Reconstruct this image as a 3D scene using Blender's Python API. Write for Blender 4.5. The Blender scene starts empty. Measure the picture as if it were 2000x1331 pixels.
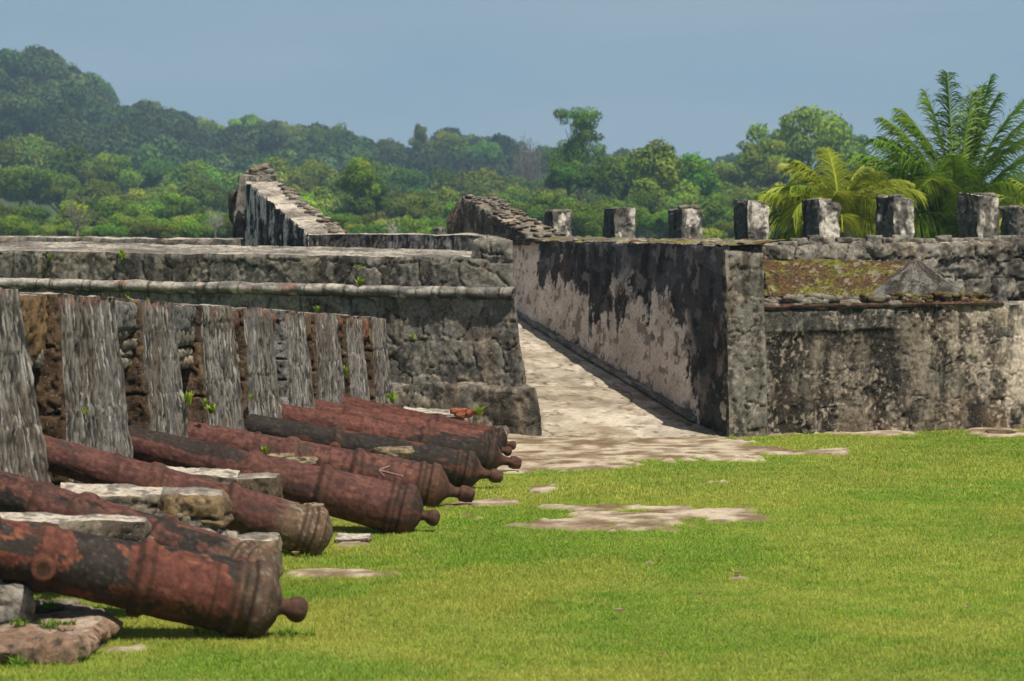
import bpy, math, random
import numpy as np
from mathutils import Vector

# ------------------------------------------------------------------ camera
sc = bpy.context.scene
col = sc.collection
F = 5555.0            # focal length in photo pixels (2000 px wide)
EYE = 2.8
HOR = 450.0
cd = bpy.data.cameras.new('camera')
cam = bpy.data.objects.new('camera', cd); col.objects.link(cam)
cam.location = (0, 0, EYE); cam.rotation_euler = (math.radians(90), 0, 0)
cd.sensor_width = 36; cd.lens = 36*F/2000
cd.shift_y = -(665.5-HOR)/2000
cd.clip_start = 0.5; cd.clip_end = 6000
cd.dof.use_dof = True; cd.dof.focus_distance = 33; cd.dof.aperture_fstop = 4.2
sc.camera = cam
# ------------------------------------------------------------------ light
SUN_EL = math.radians(60)
sh = Vector((0.56, -0.83)).normalized()          # horizontal direction towards the sun
sd = Vector((sh.x*math.cos(SUN_EL), sh.y*math.cos(SUN_EL), math.sin(SUN_EL)))
sl = bpy.data.lights.new('sun', 'SUN'); sl.energy = 5.0; sl.angle = math.radians(0.55); sl.color = (1, .93, .79)
so = bpy.data.objects.new('sun', sl); col.objects.link(so)
so.rotation_euler = sd.to_track_quat('Z', 'Y').to_euler(); so.location = (20, -40, 80)
wd = bpy.data.worlds.new('World'); sc.world = wd; wd.use_nodes = True
nt = wd.node_tree; nt.nodes.clear()
def N(t, **k):
    n = nt.nodes.new(t)
    for a, b in k.items(): setattr(n, a, b)
    return n
wo = N('ShaderNodeOutputWorld'); bg = N('ShaderNodeBackground')
sky = N('ShaderNodeTexSky', sky_type='NISHITA'); sky.sun_disc = False
sky.sun_elevation = SUN_EL; sky.sun_rotation = math.atan2(sh.x, sh.y)
sky.air_density = 1.2; sky.dust_density = 1.5
bg.inputs[1].default_value = 0.095
# a slate-blue bank of rain cloud low over the horizon, thinning upwards
geo = N('ShaderNodeTexCoord'); sep = N('ShaderNodeSeparateXYZ'); nt.links.new(geo.outputs['Generated'], sep.inputs[0])
mp = N('ShaderNodeMapping'); mp.inputs['Scale'].default_value = (3, 3, 16); nt.links.new(geo.outputs['Generated'], mp.inputs[0])
no = N('ShaderNodeTexNoise'); no.inputs['Scale'].default_value = 1.6; no.inputs['Detail'].default_value = 4; nt.links.new(mp.outputs[0], no.inputs['Vector'])
cr = N('ShaderNodeValToRGB'); nt.links.new(no.outputs[0], cr.inputs[0])
cr.color_ramp.elements[0].position = .36; cr.color_ramp.elements[0].color = (2.5, 3.8, 4.85, 1)
cr.color_ramp.elements[1].position = .64; cr.color_ramp.elements[1].color = (3.1, 4.15, 5.1, 1)
mr = N('ShaderNodeMapRange'); mr.inputs[1].default_value = .18; mr.inputs[2].default_value = .5
nt.links.new(sep.outputs[2], mr.inputs[0])
mx = N('ShaderNodeMixRGB'); nt.links.new(mr.outputs[0], mx.inputs[0]); nt.links.new(cr.outputs[0], mx.inputs[1]); sc2 = N('ShaderNodeMixRGB', blend_type='MULTIPLY'); sc2.inputs[0].default_value = 1; sc2.inputs[2].default_value = (.74, .66, .56, 1); nt.links.new(sky.outputs[0], sc2.inputs[1]); nt.links.new(sc2.outputs[0], mx.inputs[2])
nt.links.new(mx.outputs[0], bg.inputs[0]); nt.links.new(bg.outputs[0], wo.inputs[0])
sc.view_settings.view_transform = 'Standard'; sc.view_settings.look = 'None'
sc.view_settings.exposure = 0.12; sc.view_settings.gamma = 1
sc.render.engine = 'CYCLES'
cy = sc.cycles
cy.max_bounces = 5; cy.diffuse_bounces = 3; cy.glossy_bounces = 2; cy.transmission_bounces = 3; cy.volume_bounces = 0; cy.transparent_max_bounces = 6
cy.use_adaptive_sampling = True; cy.adaptive_threshold = 0.02

# ------------------------------------------------------------------ helpers
def W(px, py, Z): return np.array([(px-1000)*Z/F, Z, EYE-(py-HOR)*Z/F])
def G(px, py): Z = EYE*F/(py-HOR); return np.array([(px-1000)*Z/F, Z, 0.0])
rng = np.random.default_rng(11)
random.seed(5)

def hsh(ix, iy, iz, s):
    h = (ix.astype(np.int64)*374761393 + iy.astype(np.int64)*668265263 + iz.astype(np.int64)*2147483647 + s*1274126177) & 0xffffffff
    h = ((h ^ (h >> 13))*1274126177) & 0xffffffff
    h = ((h ^ (h >> 16))*2246822519) & 0xffffffff
    h = h ^ (h >> 15)
    return (h & 0xffffff)/float(0x1000000)
def vn(x, y, z=None, s=0):
    x = np.asarray(x, float); y = np.asarray(y, float); z = np.zeros_like(x) if z is None else np.asarray(z, float)
    ix, iy, iz = np.floor(x), np.floor(y), np.floor(z)
    fx, fy, fz = x-ix, y-iy, z-iz
    fx = fx*fx*(3-2*fx); fy = fy*fy*(3-2*fy); fz = fz*fz*(3-2*fz)
    r = 0
    for a in (0, 1):
        for b in (0, 1):
            for c in (0, 1):
                w = (fx if a else 1-fx)*(fy if b else 1-fy)*(fz if c else 1-fz)
                r = r + w*hsh(ix+a, iy+b, iz+c, s)
    return r
def fbm(x, y, z=None, s=0, o=4):
    t = 0; a = .5; m = 0
    z = np.zeros_like(np.asarray(x, float)) if z is None else z
    for i in range(o):
        t = t + a*vn(x, y, z, s+i*17); m += a; a *= .5
        x = x*2.03+3.1; y = y*2.03+1.7; z = z*2.03+5.3
    return t/m
def voro(u, v, s=0, jit=.85):
    iu, iv = np.floor(u), np.floor(v)
    f1 = np.full(u.shape, 9.); f2 = np.full(u.shape, 9.); idr = np.zeros(u.shape)
    zz = np.zeros_like(iu)
    for a in (-1, 0, 1):
        for b in (-1, 0, 1):
            cx = iu+a+.5+(hsh(iu+a, iv+b, zz, s)-.5)*jit; cy_ = iv+b+.5+(hsh(iu+a, iv+b, zz+1, s)-.5)*jit
            d = np.sqrt((u-cx)**2+(v-cy_)**2)
            new = d < f1
            f2 = np.where(new, f1, np.minimum(f2, d)); idr = np.where(new, hsh(iu+a, iv+b, zz+2, s), idr); f1 = np.where(new, d, f1)
    return f1, f2, idr
def sst(a, b, x): t = np.clip((x-a)/(b-a), 0, 1); return t*t*(3-2*t)
def mix(a, b, t):
    t = np.asarray(t)[..., None]; return np.asarray(a)*(1-t)+np.asarray(b)*t
def C(*c): return np.array(c, float)

class MB:
    def __init__(s): s.v = []; s.f = []; s.c = []; s.n = 0
    def raw(s, v, f, c):
        v = np.array(v, float).reshape(-1, 3); f = np.asarray(f)
        s.v.append(v); s.f.append(f+s.n); c = np.broadcast_to(np.asarray(c, float), v.shape); s.c.append(c); s.n += len(v)
    def grid(s, P, Cc, flip=False):
        n, m = P.shape[:2]
        i = np.arange(n*m).reshape(n, m)
        q = np.stack([i[:-1, :-1], i[1:, :-1], i[1:, 1:], i[:-1, 1:]], -1).reshape(-1, 4)
        if flip: q = q[:, ::-1]
        s.raw(P.reshape(-1, 3), q, Cc.reshape(-1, 3))
    def build(s, name, mat, parent=None, smooth=True):
        v = np.concatenate(s.v); c = np.concatenate(s.c)
        me = bpy.data.meshes.new(name)
        me.vertices.add(len(v)); me.vertices.foreach_set('co', v.astype(np.float32).ravel())
        tot = np.concatenate([np.full(len(f), f.shape[1]) for f in s.f]); idx = np.concatenate([f.ravel() for f in s.f])
        me.loops.add(len(idx)); me.loops.foreach_set('vertex_index', idx.astype(np.int32))
        me.polygons.add(len(tot)); st = np.concatenate([[0], np.cumsum(tot)[:-1]])
        me.polygons.foreach_set('loop_start', st.astype(np.int32))
        me.polygons.foreach_set('use_smooth', np.full(len(tot), smooth, bool))
        a = me.color_attributes.new('col', 'FLOAT_COLOR', 'POINT')
        a.data.foreach_set('color', np.concatenate([np.clip(c, 0, 1), np.ones((len(c), 1))], 1).astype(np.float32).ravel())
        me.update(calc_edges=True); me.validate()
        me.materials.append(mat)
        o = bpy.data.objects.new(name, me); col.objects.link(o)
        if parent is not None: o.parent = parent
        return o
def shift(mb, base):
    for a in mb.v: a -= np.asarray(base)
    return mb

def tag(o, label=None, cat=None, group=None, kind=None):
    if label: o['label'] = label
    if cat: o['category'] = cat
    if group: o['group'] = group
    if kind: o['kind'] = kind
    return o
def thing(name, label, cat, loc=(0, 0, 0), group=None):
    o = bpy.data.objects.new(name, None); col.objects.link(o); o.location = tuple(loc); o.empty_display_size = .2
    return tag(o, label, cat, group)
def whole(mb, name, mat, base, label, cat, group=None):
    """a thing that is one mesh, origin at its base"""
    shift(mb, base); o = mb.build(name, mat); o.location = tuple(base)
    return tag(o, label, cat, group)

# ------------------------------------------------------------------ materials
def mat_attr(name, rough=.9, nscale=30, namt=.35, bscale=60, bamt=.4, bdist=.01, translucent=0, objrand=0, spec=.2, speck=0):
    m = bpy.data.materials.new(name); m.use_nodes = True; t = m.node_tree; nd = t.nodes; b = nd['Principled BSDF']; out = nd['Material Output']
    def n(ty): return nd.new(ty)
    at = n('ShaderNodeVertexColor'); at.layer_name = 'col'
    tc = n('ShaderNodeTexCoord')
    ns = n('ShaderNodeTexNoise'); ns.inputs['Scale'].default_value = nscale; ns.inputs['Detail'].default_value = 6; ns.inputs['Roughness'].default_value = .65
    t.links.new(tc.outputs['Object'], ns.inputs['Vector'])
    mr = n('ShaderNodeMapRange'); mr.inputs[1].default_value = .3; mr.inputs[2].default_value = .7; mr.inputs[3].default_value = 1-namt; mr.inputs[4].default_value = 1+namt
    t.links.new(ns.outputs[0], mr.inputs[0])
    mu = n('ShaderNodeVectorMath'); mu.operation = 'SCALE'; t.links.new(at.outputs[0], mu.inputs[0]); t.links.new(mr.outputs[0], mu.inputs['Scale'])
    last = mu.outputs[0]
    if speck:
        s2 = n('ShaderNodeTexNoise'); s2.inputs['Scale'].default_value = nscale*2.3; s2.inputs['Detail'].default_value = 3
        t.links.new(tc.outputs['Object'], s2.inputs['Vector'])
        r2 = n('ShaderNodeMapRange'); r2.inputs[1].default_value = .62; r2.inputs[2].default_value = .72; r2.inputs[3].default_value = 0; r2.inputs[4].default_value = speck
        t.links.new(s2.outputs[0], r2.inputs[0])
        mm = n('ShaderNodeMixRGB'); t.links.new(r2.outputs[0], mm.inputs[0]); t.links.new(last, mm.inputs[1]); mm.inputs[2].default_value = (.42, .37, .31, 1)
        last = mm.outputs[0]
    if objrand:
        oi = n('ShaderNodeObjectInfo'); hs = n('ShaderNodeHueSaturation')
        a = n('ShaderNodeMapRange'); a.inputs[3].default_value = .5-.035*objrand; a.inputs[4].default_value = .5+.03*objrand; t.links.new(oi.outputs['Random'], a.inputs[0])
        m7 = n('ShaderNodeMath'); m7.operation = 'MULTIPLY'; m7.inputs[1].default_value = 7.31; t.links.new(oi.outputs['Random'], m7.inputs[0])
        fr = n('ShaderNodeMath'); fr.operation = 'FRACT'; t.links.new(m7.outputs[0], fr.inputs[0])
        b2 = n('ShaderNodeMapRange'); b2.inputs[3].default_value = 1-.4*objrand; b2.inputs[4].default_value = 1+.45*objrand; t.links.new(fr.outputs[0], b2.inputs[0])
        t.links.new(a.outputs[0], hs.inputs['Hue']); t.links.new(b2.outputs[0], hs.inputs['Value']); t.links.new(last, hs.inputs['Color']); last = hs.outputs[0]
    t.links.new(last, b.inputs['Base Color'])
    b.inputs['Roughness'].default_value = rough; b.inputs['Specular IOR Level'].default_value = spec
    if bamt:
        bn = n('ShaderNodeTexNoise'); bn.inputs['Scale'].default_value = bscale; bn.inputs['Detail'].default_value = 5; bn.inputs['Roughness'].default_value = .7
        t.links.new(tc.outputs['Object'], bn.inputs['Vector'])
        bp = n('ShaderNodeBump'); bp.inputs['Strength'].default_value = bamt; bp.inputs['Distance'].default_value = bdist
        t.links.new(bn.outputs[0], bp.inputs['Height']); t.links.new(bp.outputs[0], b.inputs['Normal'])
    if translucent:
        tr = n('ShaderNodeBsdfTranslucent'); t.links.new(last, tr.inputs[0])
        ms = n('ShaderNodeMixShader'); ms.inputs[0].default_value = translucent
        t.links.new(b.outputs[0], ms.inputs[1]); t.links.new(tr.outputs[0], ms.inputs[2]); t.links.new(ms.outputs[0], out.inputs[0])
    return m
M_wall = mat_attr('weathered_masonry', nscale=22, namt=.45, bscale=35, bamt=.8, bdist=.02, speck=.5)
M_wood = mat_attr('striated_stone', nscale=40, namt=.3, bscale=70, bamt=.5, bdist=.01)
M_floor = mat_attr('ramp_plaster', nscale=14, namt=.32, bscale=30, bamt=.5, bdist=.015)
M_iron = mat_attr('rusted_iron', rough=.78, nscale=24, namt=.42, bscale=55, bamt=.7, bdist=.008, spec=.16)
M_earth = mat_attr('lawn_soil', nscale=20, namt=.3, bscale=30, bamt=.5, bdist=.02)
M_grass = mat_attr('grass_blades', rough=.6, nscale=3, namt=.12, bamt=0, translucent=.35, spec=.25)
M_leaf = mat_attr('tree_leaves', rough=.7, nscale=.35, namt=.25, bamt=0, translucent=.28, objrand=1, spec=.15)
M_bark = mat_attr('tree_bark', nscale=3, namt=.3, bscale=8, bamt=.5, bdist=.05)
M_palm = mat_attr('palm_leaf', rough=.45, nscale=2, namt=.2, bamt=0, translucent=.35, spec=.35)

# ------------------------------------------------------------------ surface styles: f(u,v,pos) -> relief, colour
def st_rubble(su=.42, sv=.3, seed=0, dark=.3, plaster=.35, brown=.3, relief=.035, tint=(1, .95, .87), drip=1.0):
    def f(u, v, pos):
        wu = u+(fbm(u*2, v*2, s=seed+1)-.5)*.3+(fbm(u*11, v*11, s=seed+15, o=3)-.5)*.05; wv = v+(fbm(u*2, v*2, s=seed+2)-.5)*.26+(fbm(u*11, v*11, s=seed+16, o=3)-.5)*.05
        row = np.floor(wv/sv)
        f1, f2, idr = voro(wu/su+row*.37, wv/sv, seed, .6)
        e = f2-f1
        j = sst(.01, .08, e)
        n1 = fbm(u*3, v*3, s=seed+3); n2 = fbm(u*14, v*14, s=seed+4, o=5); n3 = fbm(u*1.1, v*1.1, s=seed+5, o=3); n5 = fbm(u*32, v*32, s=seed+17, o=3)
        stone = mix(C(.085, .084, .083), C(.215, .21, .2), np.clip(idr*.85+(n2-.5)*.8+.08, 0, 1))
        mort = mix(C(.11, .095, .078), C(.31, .27, .22), sst(.34, .7, n2*.75+n5*.25))
        cover = sst(.5, .58, n1*.5+n3*.35+n2*.15+(plaster-.5)*.45)
        c = mix(mort*.9, stone, j)
        c = mix(c, mort, cover*.92)
        c = mix(c, C(.14, .085, .045), sst(.55, .7, fbm(u*2.2, v*2.2, s=seed+6))*brown)
        st = fbm(u*7, v*.9, s=seed+7, o=5); c = mix(c, C(.03, .027, .025), np.clip(sst(.52, .64, st*.55+n3*.3+n2*.15+(dark-.3)*.5)*.8*drip, 0, 1))
        crack = (1-sst(.0, .04, e))*(1-cover*.85)*sst(.38, .5, fbm(u*4, v*4, s=seed+11)+.07)
        c = mix(c, C(.014, .012, .011), crack*.9)
        sp = sst(.62, .7, fbm(u*24, v*24, s=seed+8, o=2)); c = mix(c, C(.4, .36, .31), sp*.5*sst(.45, .6, fbm(u*2.7, v*2.7, s=seed+19)))
        sp = sst(.64, .7, fbm(u*18, v*18, s=seed+12, o=3)); sp = sp*sst(.42, .6, fbm(u*1.9, v*1.9, s=seed+20)); c = mix(c, C(.016, .014, .012), sp*.7)
        c = mix(c, C(.33, .31, .29), sst(.6, .68, fbm(u*5, v*4, s=seed+18, o=5))*.5)
        d = relief*(j*(.25+.75*idr)*(1-cover*.7)+cover*.45)+(n2-.5)*relief*1.0+(n1-.5)*relief*.5-crack*.02-sp*.012
        return d, c*C(*tint)
    return f
def st_plaster(seed=0, thr=None, stone_top=True, ku=1.0):
    """pink lime plaster under a black growth that hangs down from the wall top"""
    def f(u, v, pos):
        t = thr(u, v); u = u*ku
        n = fbm(u*1.6, v*1.1, s=seed, o=6); n2 = fbm(u*5, v*2.6, s=seed+2, o=5); n3 = fbm(u*20, v*14, s=seed+3); n4 = fbm(u*3.2, v*2.6, s=seed+21, o=5)
        k = t*1.0+(n-.5)*1.7+(n2-.5)*.9+(fbm(u/ku*3.5, v*.8, s=seed+41, o=4)-.5)*.9+(fbm(u/ku*9, v*16, s=seed+42, o=4)-.5)*.5
        m = sst(-.05, .05, k)
        m = np.maximum(m*(1-sst(.585, .63, n4*.55+n2*.35+n3*.1)*.85), sst(.59, .64, n2*.5+n4*.35+n3*.15)*sst(-1.3, -.4, t))
        pl = mix(C(.68, .58, .5), C(.86, .76, .68), sst(.3, .7, fbm(u*5, v*5, s=seed+5)))
        pl = mix(pl, C(.22, .17, .13), sst(.58, .66, fbm(u*10, v*7, s=seed+6, o=5))*.75)
        f1, f2, idr = voro(u/.3, v/.27, seed+9, .6)
        dk = mix(C(.014, .014, .015), C(.06, .058, .058), sst(.35, .7, fbm(u*9, v*3.5, s=seed+7, o=5)))
        dk = mix(dk, mix(C(.05, .052, .056), C(.15, .153, .158), idr), sst(.52, .6, fbm(u*5, v*5, s=seed+8, o=5)+(.1 if stone_top else 0)*sst(2.0, 2.4, pos[..., 2])-.05)*.75)
        dk = mix(dk, C(.32, .28, .25), sst(.62, .68, fbm(u*10, v*4.5, s=seed+10, o=4))*.55)
        dk = mix(dk, C(.09, .04, .025), sst(.6, .72, fbm(u*4, v*4, s=seed+13))*.4)
        c = mix(dk, pl, m)
        d = m*.025+(n3-.5)*.012+(1-m)*(fbm(u*7, v*7, s=seed+12)-.5)*.05+(1-m)*sst(.02, .12, f2-f1)*.012
        return d, c
    return f
def st_striate(seed=0, course=.62, base=(.22, .205, .19)):
    def f(u, v, pos):
        b = np.array(base)
        k = np.floor(v/course+(fbm(u*1.5, v*0, s=seed+9)-.5)*.16)
        uo = u+k*3.7+(vn(u*2, v*1.6, s=seed+8)-.5)*.012
        g = vn(uo*13, v*2, k, s=seed)*.2+vn(uo*38, v*6, k, s=seed+1)*.35+vn(uo*60, v*17, k, s=seed+2)*.45
        fr = v/course+(fbm(u*1.5, v*0, s=seed+9)-.5)*.16; fr = fr-np.floor(fr)
        jt = 1-sst(0, .03, np.minimum(fr, 1-fr))
        n1 = fbm(u*2, v*2, s=seed+3)
        c = mix(b*.55, b*1.55, sst(.3, .7, g))
        c = mix(c, C(.1, .072, .052), sst(.42, .66, n1)*.55)
        c = mix(c, C(.025, .022, .02), sst(.6, .72, vn(uo*34, v*4.5, k, s=seed+5)*.7+vn(u*11, v*9, s=seed+15)*.3)*.85)
        c = mix(c, C(.02, .018, .016), sst(.53, .63, fbm(u*34, v*17, s=seed+25, o=3))*.75); c = mix(c, C(.13, .12, .12), sst(.5, .7, fbm(u*3, v*1.5, s=seed+26))*.5)
        c = mix(c, C(.46, .44, .41), sst(.8, .88, vn(uo*36, v*2.4, s=seed+6))*.6)
        c = mix(c, C(.03, .026, .022), jt*.45*sst(.4, .6, vn(u*9, v*9, s=seed+7)))
        top = sst(.14, .0, pos[..., 2]*0+f.top-pos[..., 2]) if f.top else 0*u
        c = mix(c, C(.26, .12, .09), top*.5*sst(.4, .6, vn(u*6, v*6, s=seed+13)))
        d = (g-.5)*.028-sst(.53, .63, fbm(u*34, v*17, s=seed+25, o=3))*.012-jt*.006+(n1-.5)*.03+(hsh(k, k*0, k*0, seed+33)-.5)*.02
        return d, c
    f.top = 0
    return f
def st_block(seed=0, c0=(.055, .033, .02), c1=(.155, .1, .056), course=.55, relief=.03, w=.7):
    def f(u, v, pos):
        fv = v/course+(hsh(np.floor(u/w), u*0, u*0, seed)-.5)*.1; k = np.floor(fv); fr = fv-k
        jv = sst(0, .04, np.minimum(fr, 1-fr))
        n2 = fbm(u*9, v*9, s=seed+1); n3 = fbm(u*22, v*22, s=seed+2, o=3); n1 = fbm(u*2.5, v*2.5, s=seed+3)
        r = hsh(k, k*0, k*0, seed+5)
        c = mix(C(*c0), C(*c1), np.clip(n2*1.1-.2+(r-.5)*.6, 0, 1))
        c = mix(c, C(.02, .016, .012), sst(.6, .7, n3)*.8)
        c = mix(c, C(.05, .04, .032), sst(.55, .7, n1)*.5)
        c = mix(c, C(.012, .01, .008), (1-jv)*.85)
        d = jv*relief*(.6+.6*r)+(n2-.5)*relief*1.6-sst(.6, .72, n3)*.015
        return d, c
    return f
def st_top(seed=0, light=(.46, .42, .36), dark=(.1, .095, .085), moss=0.0, k=.5):
    """flat lime-washed tops: pale plaster, grey stone and grit"""
    def f(u, v, pos):
        n1 = fbm(u*1.6, v*1.6, s=seed); n2 = fbm(u*8, v*8, s=seed+1); n3 = fbm(u*22, v*22, s=seed+2, o=3)
        c = mix(C(*dark)*1.3, C(*light), sst(.36, .62, n1*.6+n2*.4+(k-.5)*.4))
        c = mix(c, C(.05, .045, .04), sst(.58, .7, n2)*.7)
        c = mix(c, C(.2, .1, .05), sst(.66, .75, n3)*.4)
        if moss: c = mix(c, mix(C(.1, .045, .02), C(.19, .2, .03), sst(.42, .62, fbm(u*3, v*3, s=seed+6))), np.clip(sst(.5, .6, fbm(u*4, v*4, s=seed+7)+moss-.5), 0, 1))
        d = (n2-.5)*.04+(n3-.5)*.02
        return d, c
    return f

def wob(P, amp, fr, s=77):
    x, y, z = P[..., 0]*fr, P[..., 1]*fr, P[..., 2]*fr
    o = np.stack([fbm(x, y, z, s=s+i*31, o=3)-.5 for i in range(3)], -1)
    return P+o*2*amp
def patch(mb, A, B, Cc, D, style, res=.025, amp=.03, fr=3.0, u0=0, v0=0, seed=77, edge=.05, topcut=None):
    """bilinear quad A(0,0) B(1,0) Cc(1,1) D(0,1); outward normal = (B-A)x(D-A)"""
    A, B, Cc, D = [np.asarray(p, float) for p in (A, B, Cc, D)]
    lu = max(np.linalg.norm(B-A), np.linalg.norm(Cc-D)); lv = max(np.linalg.norm(D-A), np.linalg.norm(Cc-B))
    ru, rv = res if isinstance(res, tuple) else (res, res)
    nu = max(2, int(lu/ru)+1); nv = max(2, int(lv/rv)+1)
    s, t = np.meshgrid(np.linspace(0, 1, nu), np.linspace(0, 1, nv), indexing='ij')
    S = s[..., None]; T = t[..., None]
    P = A*(1-S)*(1-T)+B*S*(1-T)+Cc*S*T+D*(1-S)*T
    nrm = np.cross((B-A)+(Cc-D), (D-A)+(Cc-B)); nrm /= np.linalg.norm(nrm)
    u = u0+s*lu; v = v0+t*lv
    d, c = style(u, v, P)
    em = np.clip(np.minimum(np.minimum(s, 1-s)*lu, np.minimum(t, 1-t)*lv)/edge, 0, 1)
    Q = wob(P, amp, fr, seed)+nrm*(d*em)[..., None]
    mb.grid(Q, c)
def hexa(mb, b, t, styles, res=.025, amp=.03, fr=3.0, seed=77, faces='FRBLT', useed=0, edge=.05):
    """b,t: 4 bottom / 4 top corners, order front-left, front-right, back-right, back-left (seen from the front)"""
    b = [np.asarray(p, float) for p in b]; t = [np.asarray(p, float) for p in t]
    q = {'F': (b[0], b[1], t[1], t[0]), 'R': (b[1], b[2], t[2], t[1]), 'B': (b[2], b[3], t[3], t[2]), 'L': (b[3], b[0], t[0], t[3]), 'T': (t[0], t[1], t[2], t[3]), 'D': (b[3], b[2], b[1], b[0])}
    for i, k in enumerate(faces):
        st = styles.get(k, styles.get('*'))
        r = res if k in 'FRLT' else res*2
        a = q[k]
        v0 = a[0][2] if k in 'FRBL' else 0
        patch(mb, *a, st, res=r, amp=amp, fr=fr, u0=useed+i*13.7, v0=v0, seed=seed, edge=edge)
def xyz(x, y, z): return np.array([x, y, z], float)

def rock(mb, c, r, style, seed=0, n=18, box_=.6):
    """a lumpy stone: displaced sphere"""
    th, ph = np.meshgrid(np.linspace(0, 2*np.pi, 2*n), np.linspace(0.001, np.pi-.001, n), indexing='ij')
    d = np.stack([np.cos(th)*np.sin(ph), np.sin(th)*np.sin(ph), np.cos(ph)], -1)
    d[-1] = d[0]
    box = d/np.max(np.abs(d), axis=-1, keepdims=True)
    d2 = d*(1-box_)+box*box_*.92
    k = 1+(fbm(d[..., 0]*1.7+seed, d[..., 1]*1.7, d[..., 2]*1.7, s=seed)-.5)*.7+(fbm(d[..., 0]*6, d[..., 1]*6, d[..., 2]*6, s=seed+3)-.5)*.25
    P = np.asarray(c)+d2*k[..., None]*np.asarray(r)
    _, cc = style(P[..., 0]*1.0+P[..., 1]*.7+seed, P[..., 2]+P[..., 1]*.4, P)
    mb.grid(P, cc)

# ================================================================== SETTING
# ---- lawn: bare patches given as (px x0,x1,y0,y1, strength)
BARE = [(955, 1480, 856, 904, 2.0), (955, 1230, 895, 925, 1.2), (1010, 1490, 994, 1038, .95), (880, 1010, 978, 990, .8), (1340, 1650, 878, 891, .9),
        (1500, 1765, 842, 853, 1.0), (600, 765, 1112, 1128, .7), (648, 728, 1050, 1068, 1.05), (1415, 1465, 1128, 1138, .4),
        (1260, 1320, 1098, 1106, .45), (1340, 1450, 938, 948, .6), (1040, 1090, 948, 962, .6), (190, 275, 1266, 1278, .9), (900, 1100, 1000, 1012, .6), (1900, 2010, 838, 856, .8), (1020, 1110, 1010, 1030, .6)]
def bare(X, Y):
    r = np.full(X.shape, -1.)
    w = (fbm(X*2.2, Y*1.6, s=401, o=6)-.54)*4.2+(fbm(X*12, Y*8, s=403)-.5)*1.6
    for x0, x1, y0, y1, k in BARE:
        Za = EYE*F/(y1-HOR); Zb = EYE*F/(y0-HOR); Zc = (Za+Zb)/2; rz = (Zb-Za)/2
        xc = ((x0+x1)/2-1000)*Zc/F; rx = (x1-x0)/2*Zc/F
        d = ((X-xc)/rx)**4+((Y-Zc)/rz)**4
        r = np.maximum(r, k*(1-d**.5)+np.where(d < 6, w*.8, -1)+(k-1)*.4)
    return sst(-.05, .25, r)
def lawn_z(X, Y): return (fbm(X*.5, Y*.5, s=411, o=3)-.5)*.06+(fbm(X*3, Y*3, s=412, o=3)-.5)*.03*(1)
gx = np.arange(-9, 11.01, .07); gy = np.arange(14, 46.01, .07)
X, Y = np.meshgrid(gx, gy, indexing='ij')
bm_ = bare(X, Y)
Zz = lawn_z(X, Y)+sst(.3, .7, bm_)*.03+bm_*(fbm(X*9, Y*9, s=14)-.5)*.03
n1 = fbm(X*5, Y*5, s=5); n2 = fbm(X*1.2, Y*1.2, s=6); n3 = fbm(X*4, Y*14, s=8)
grc = mix(C(.14, .2, .025), C(.25, .27, .05), n1)
n3 = fbm(X*4, Y*3, s=8, o=6); n7 = fbm(X*3, Y*4.5, s=18, o=5); brc = mix(C(.17, .115, .065), C(.5, .42, .32), sst(.38, .6, n3*.45+n1*.2+n7*.35)); brc = mix(brc, C(.17, .11, .065), sst(.5, .65, n2*.55+fbm(X*7, Y*7, s=9)*.45)*.7)
mb = MB(); mb.grid(np.stack([X, Y, Zz], -1), mix(mix(grc, C(.13, .09, .05), sst(.0, .35, bm_)), brc, sst(.35, .8, bm_)))
tag(mb.build('lawn', M_earth), kind='structure')
# wide ground and the wooded hill
gx = np.concatenate([np.linspace(-1500, -300, 25), np.linspace(-280, 300, 59), np.linspace(350, 1500, 24)]); gy = np.concatenate([np.linspace(-50, 100, 31), np.linspace(110, 1600, 110)])
X, Y = np.meshgrid(gx, gy, indexing='ij')
def hill_h(X, Y):
    a = X/np.maximum(Y, 1)*F+1000          # bearing of the slope, in photo px
    prof = np.interp(a, [-1500, -300, 0, 90, 150, 230, 330, 420, 520, 650, 760, 880, 1000, 1100, 1200, 1500, 4000], [52, 49, 46, 45, 38, 31, 26, 24, 24, 25, 20, 23, 20, 17, 15, 14, 11])
    return prof*sst(480, 900, Y)
mb = MB(); mb.grid(np.stack([X, Y, hill_h(X, Y)-.12-sst(60, 110, Y)*.3], -1), mix(C(.035, .06, .015), C(.06, .08, .02), fbm(X*.05, Y*.05, s=3)))
tag(mb.build('ground', M_earth), kind='structure')

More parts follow.
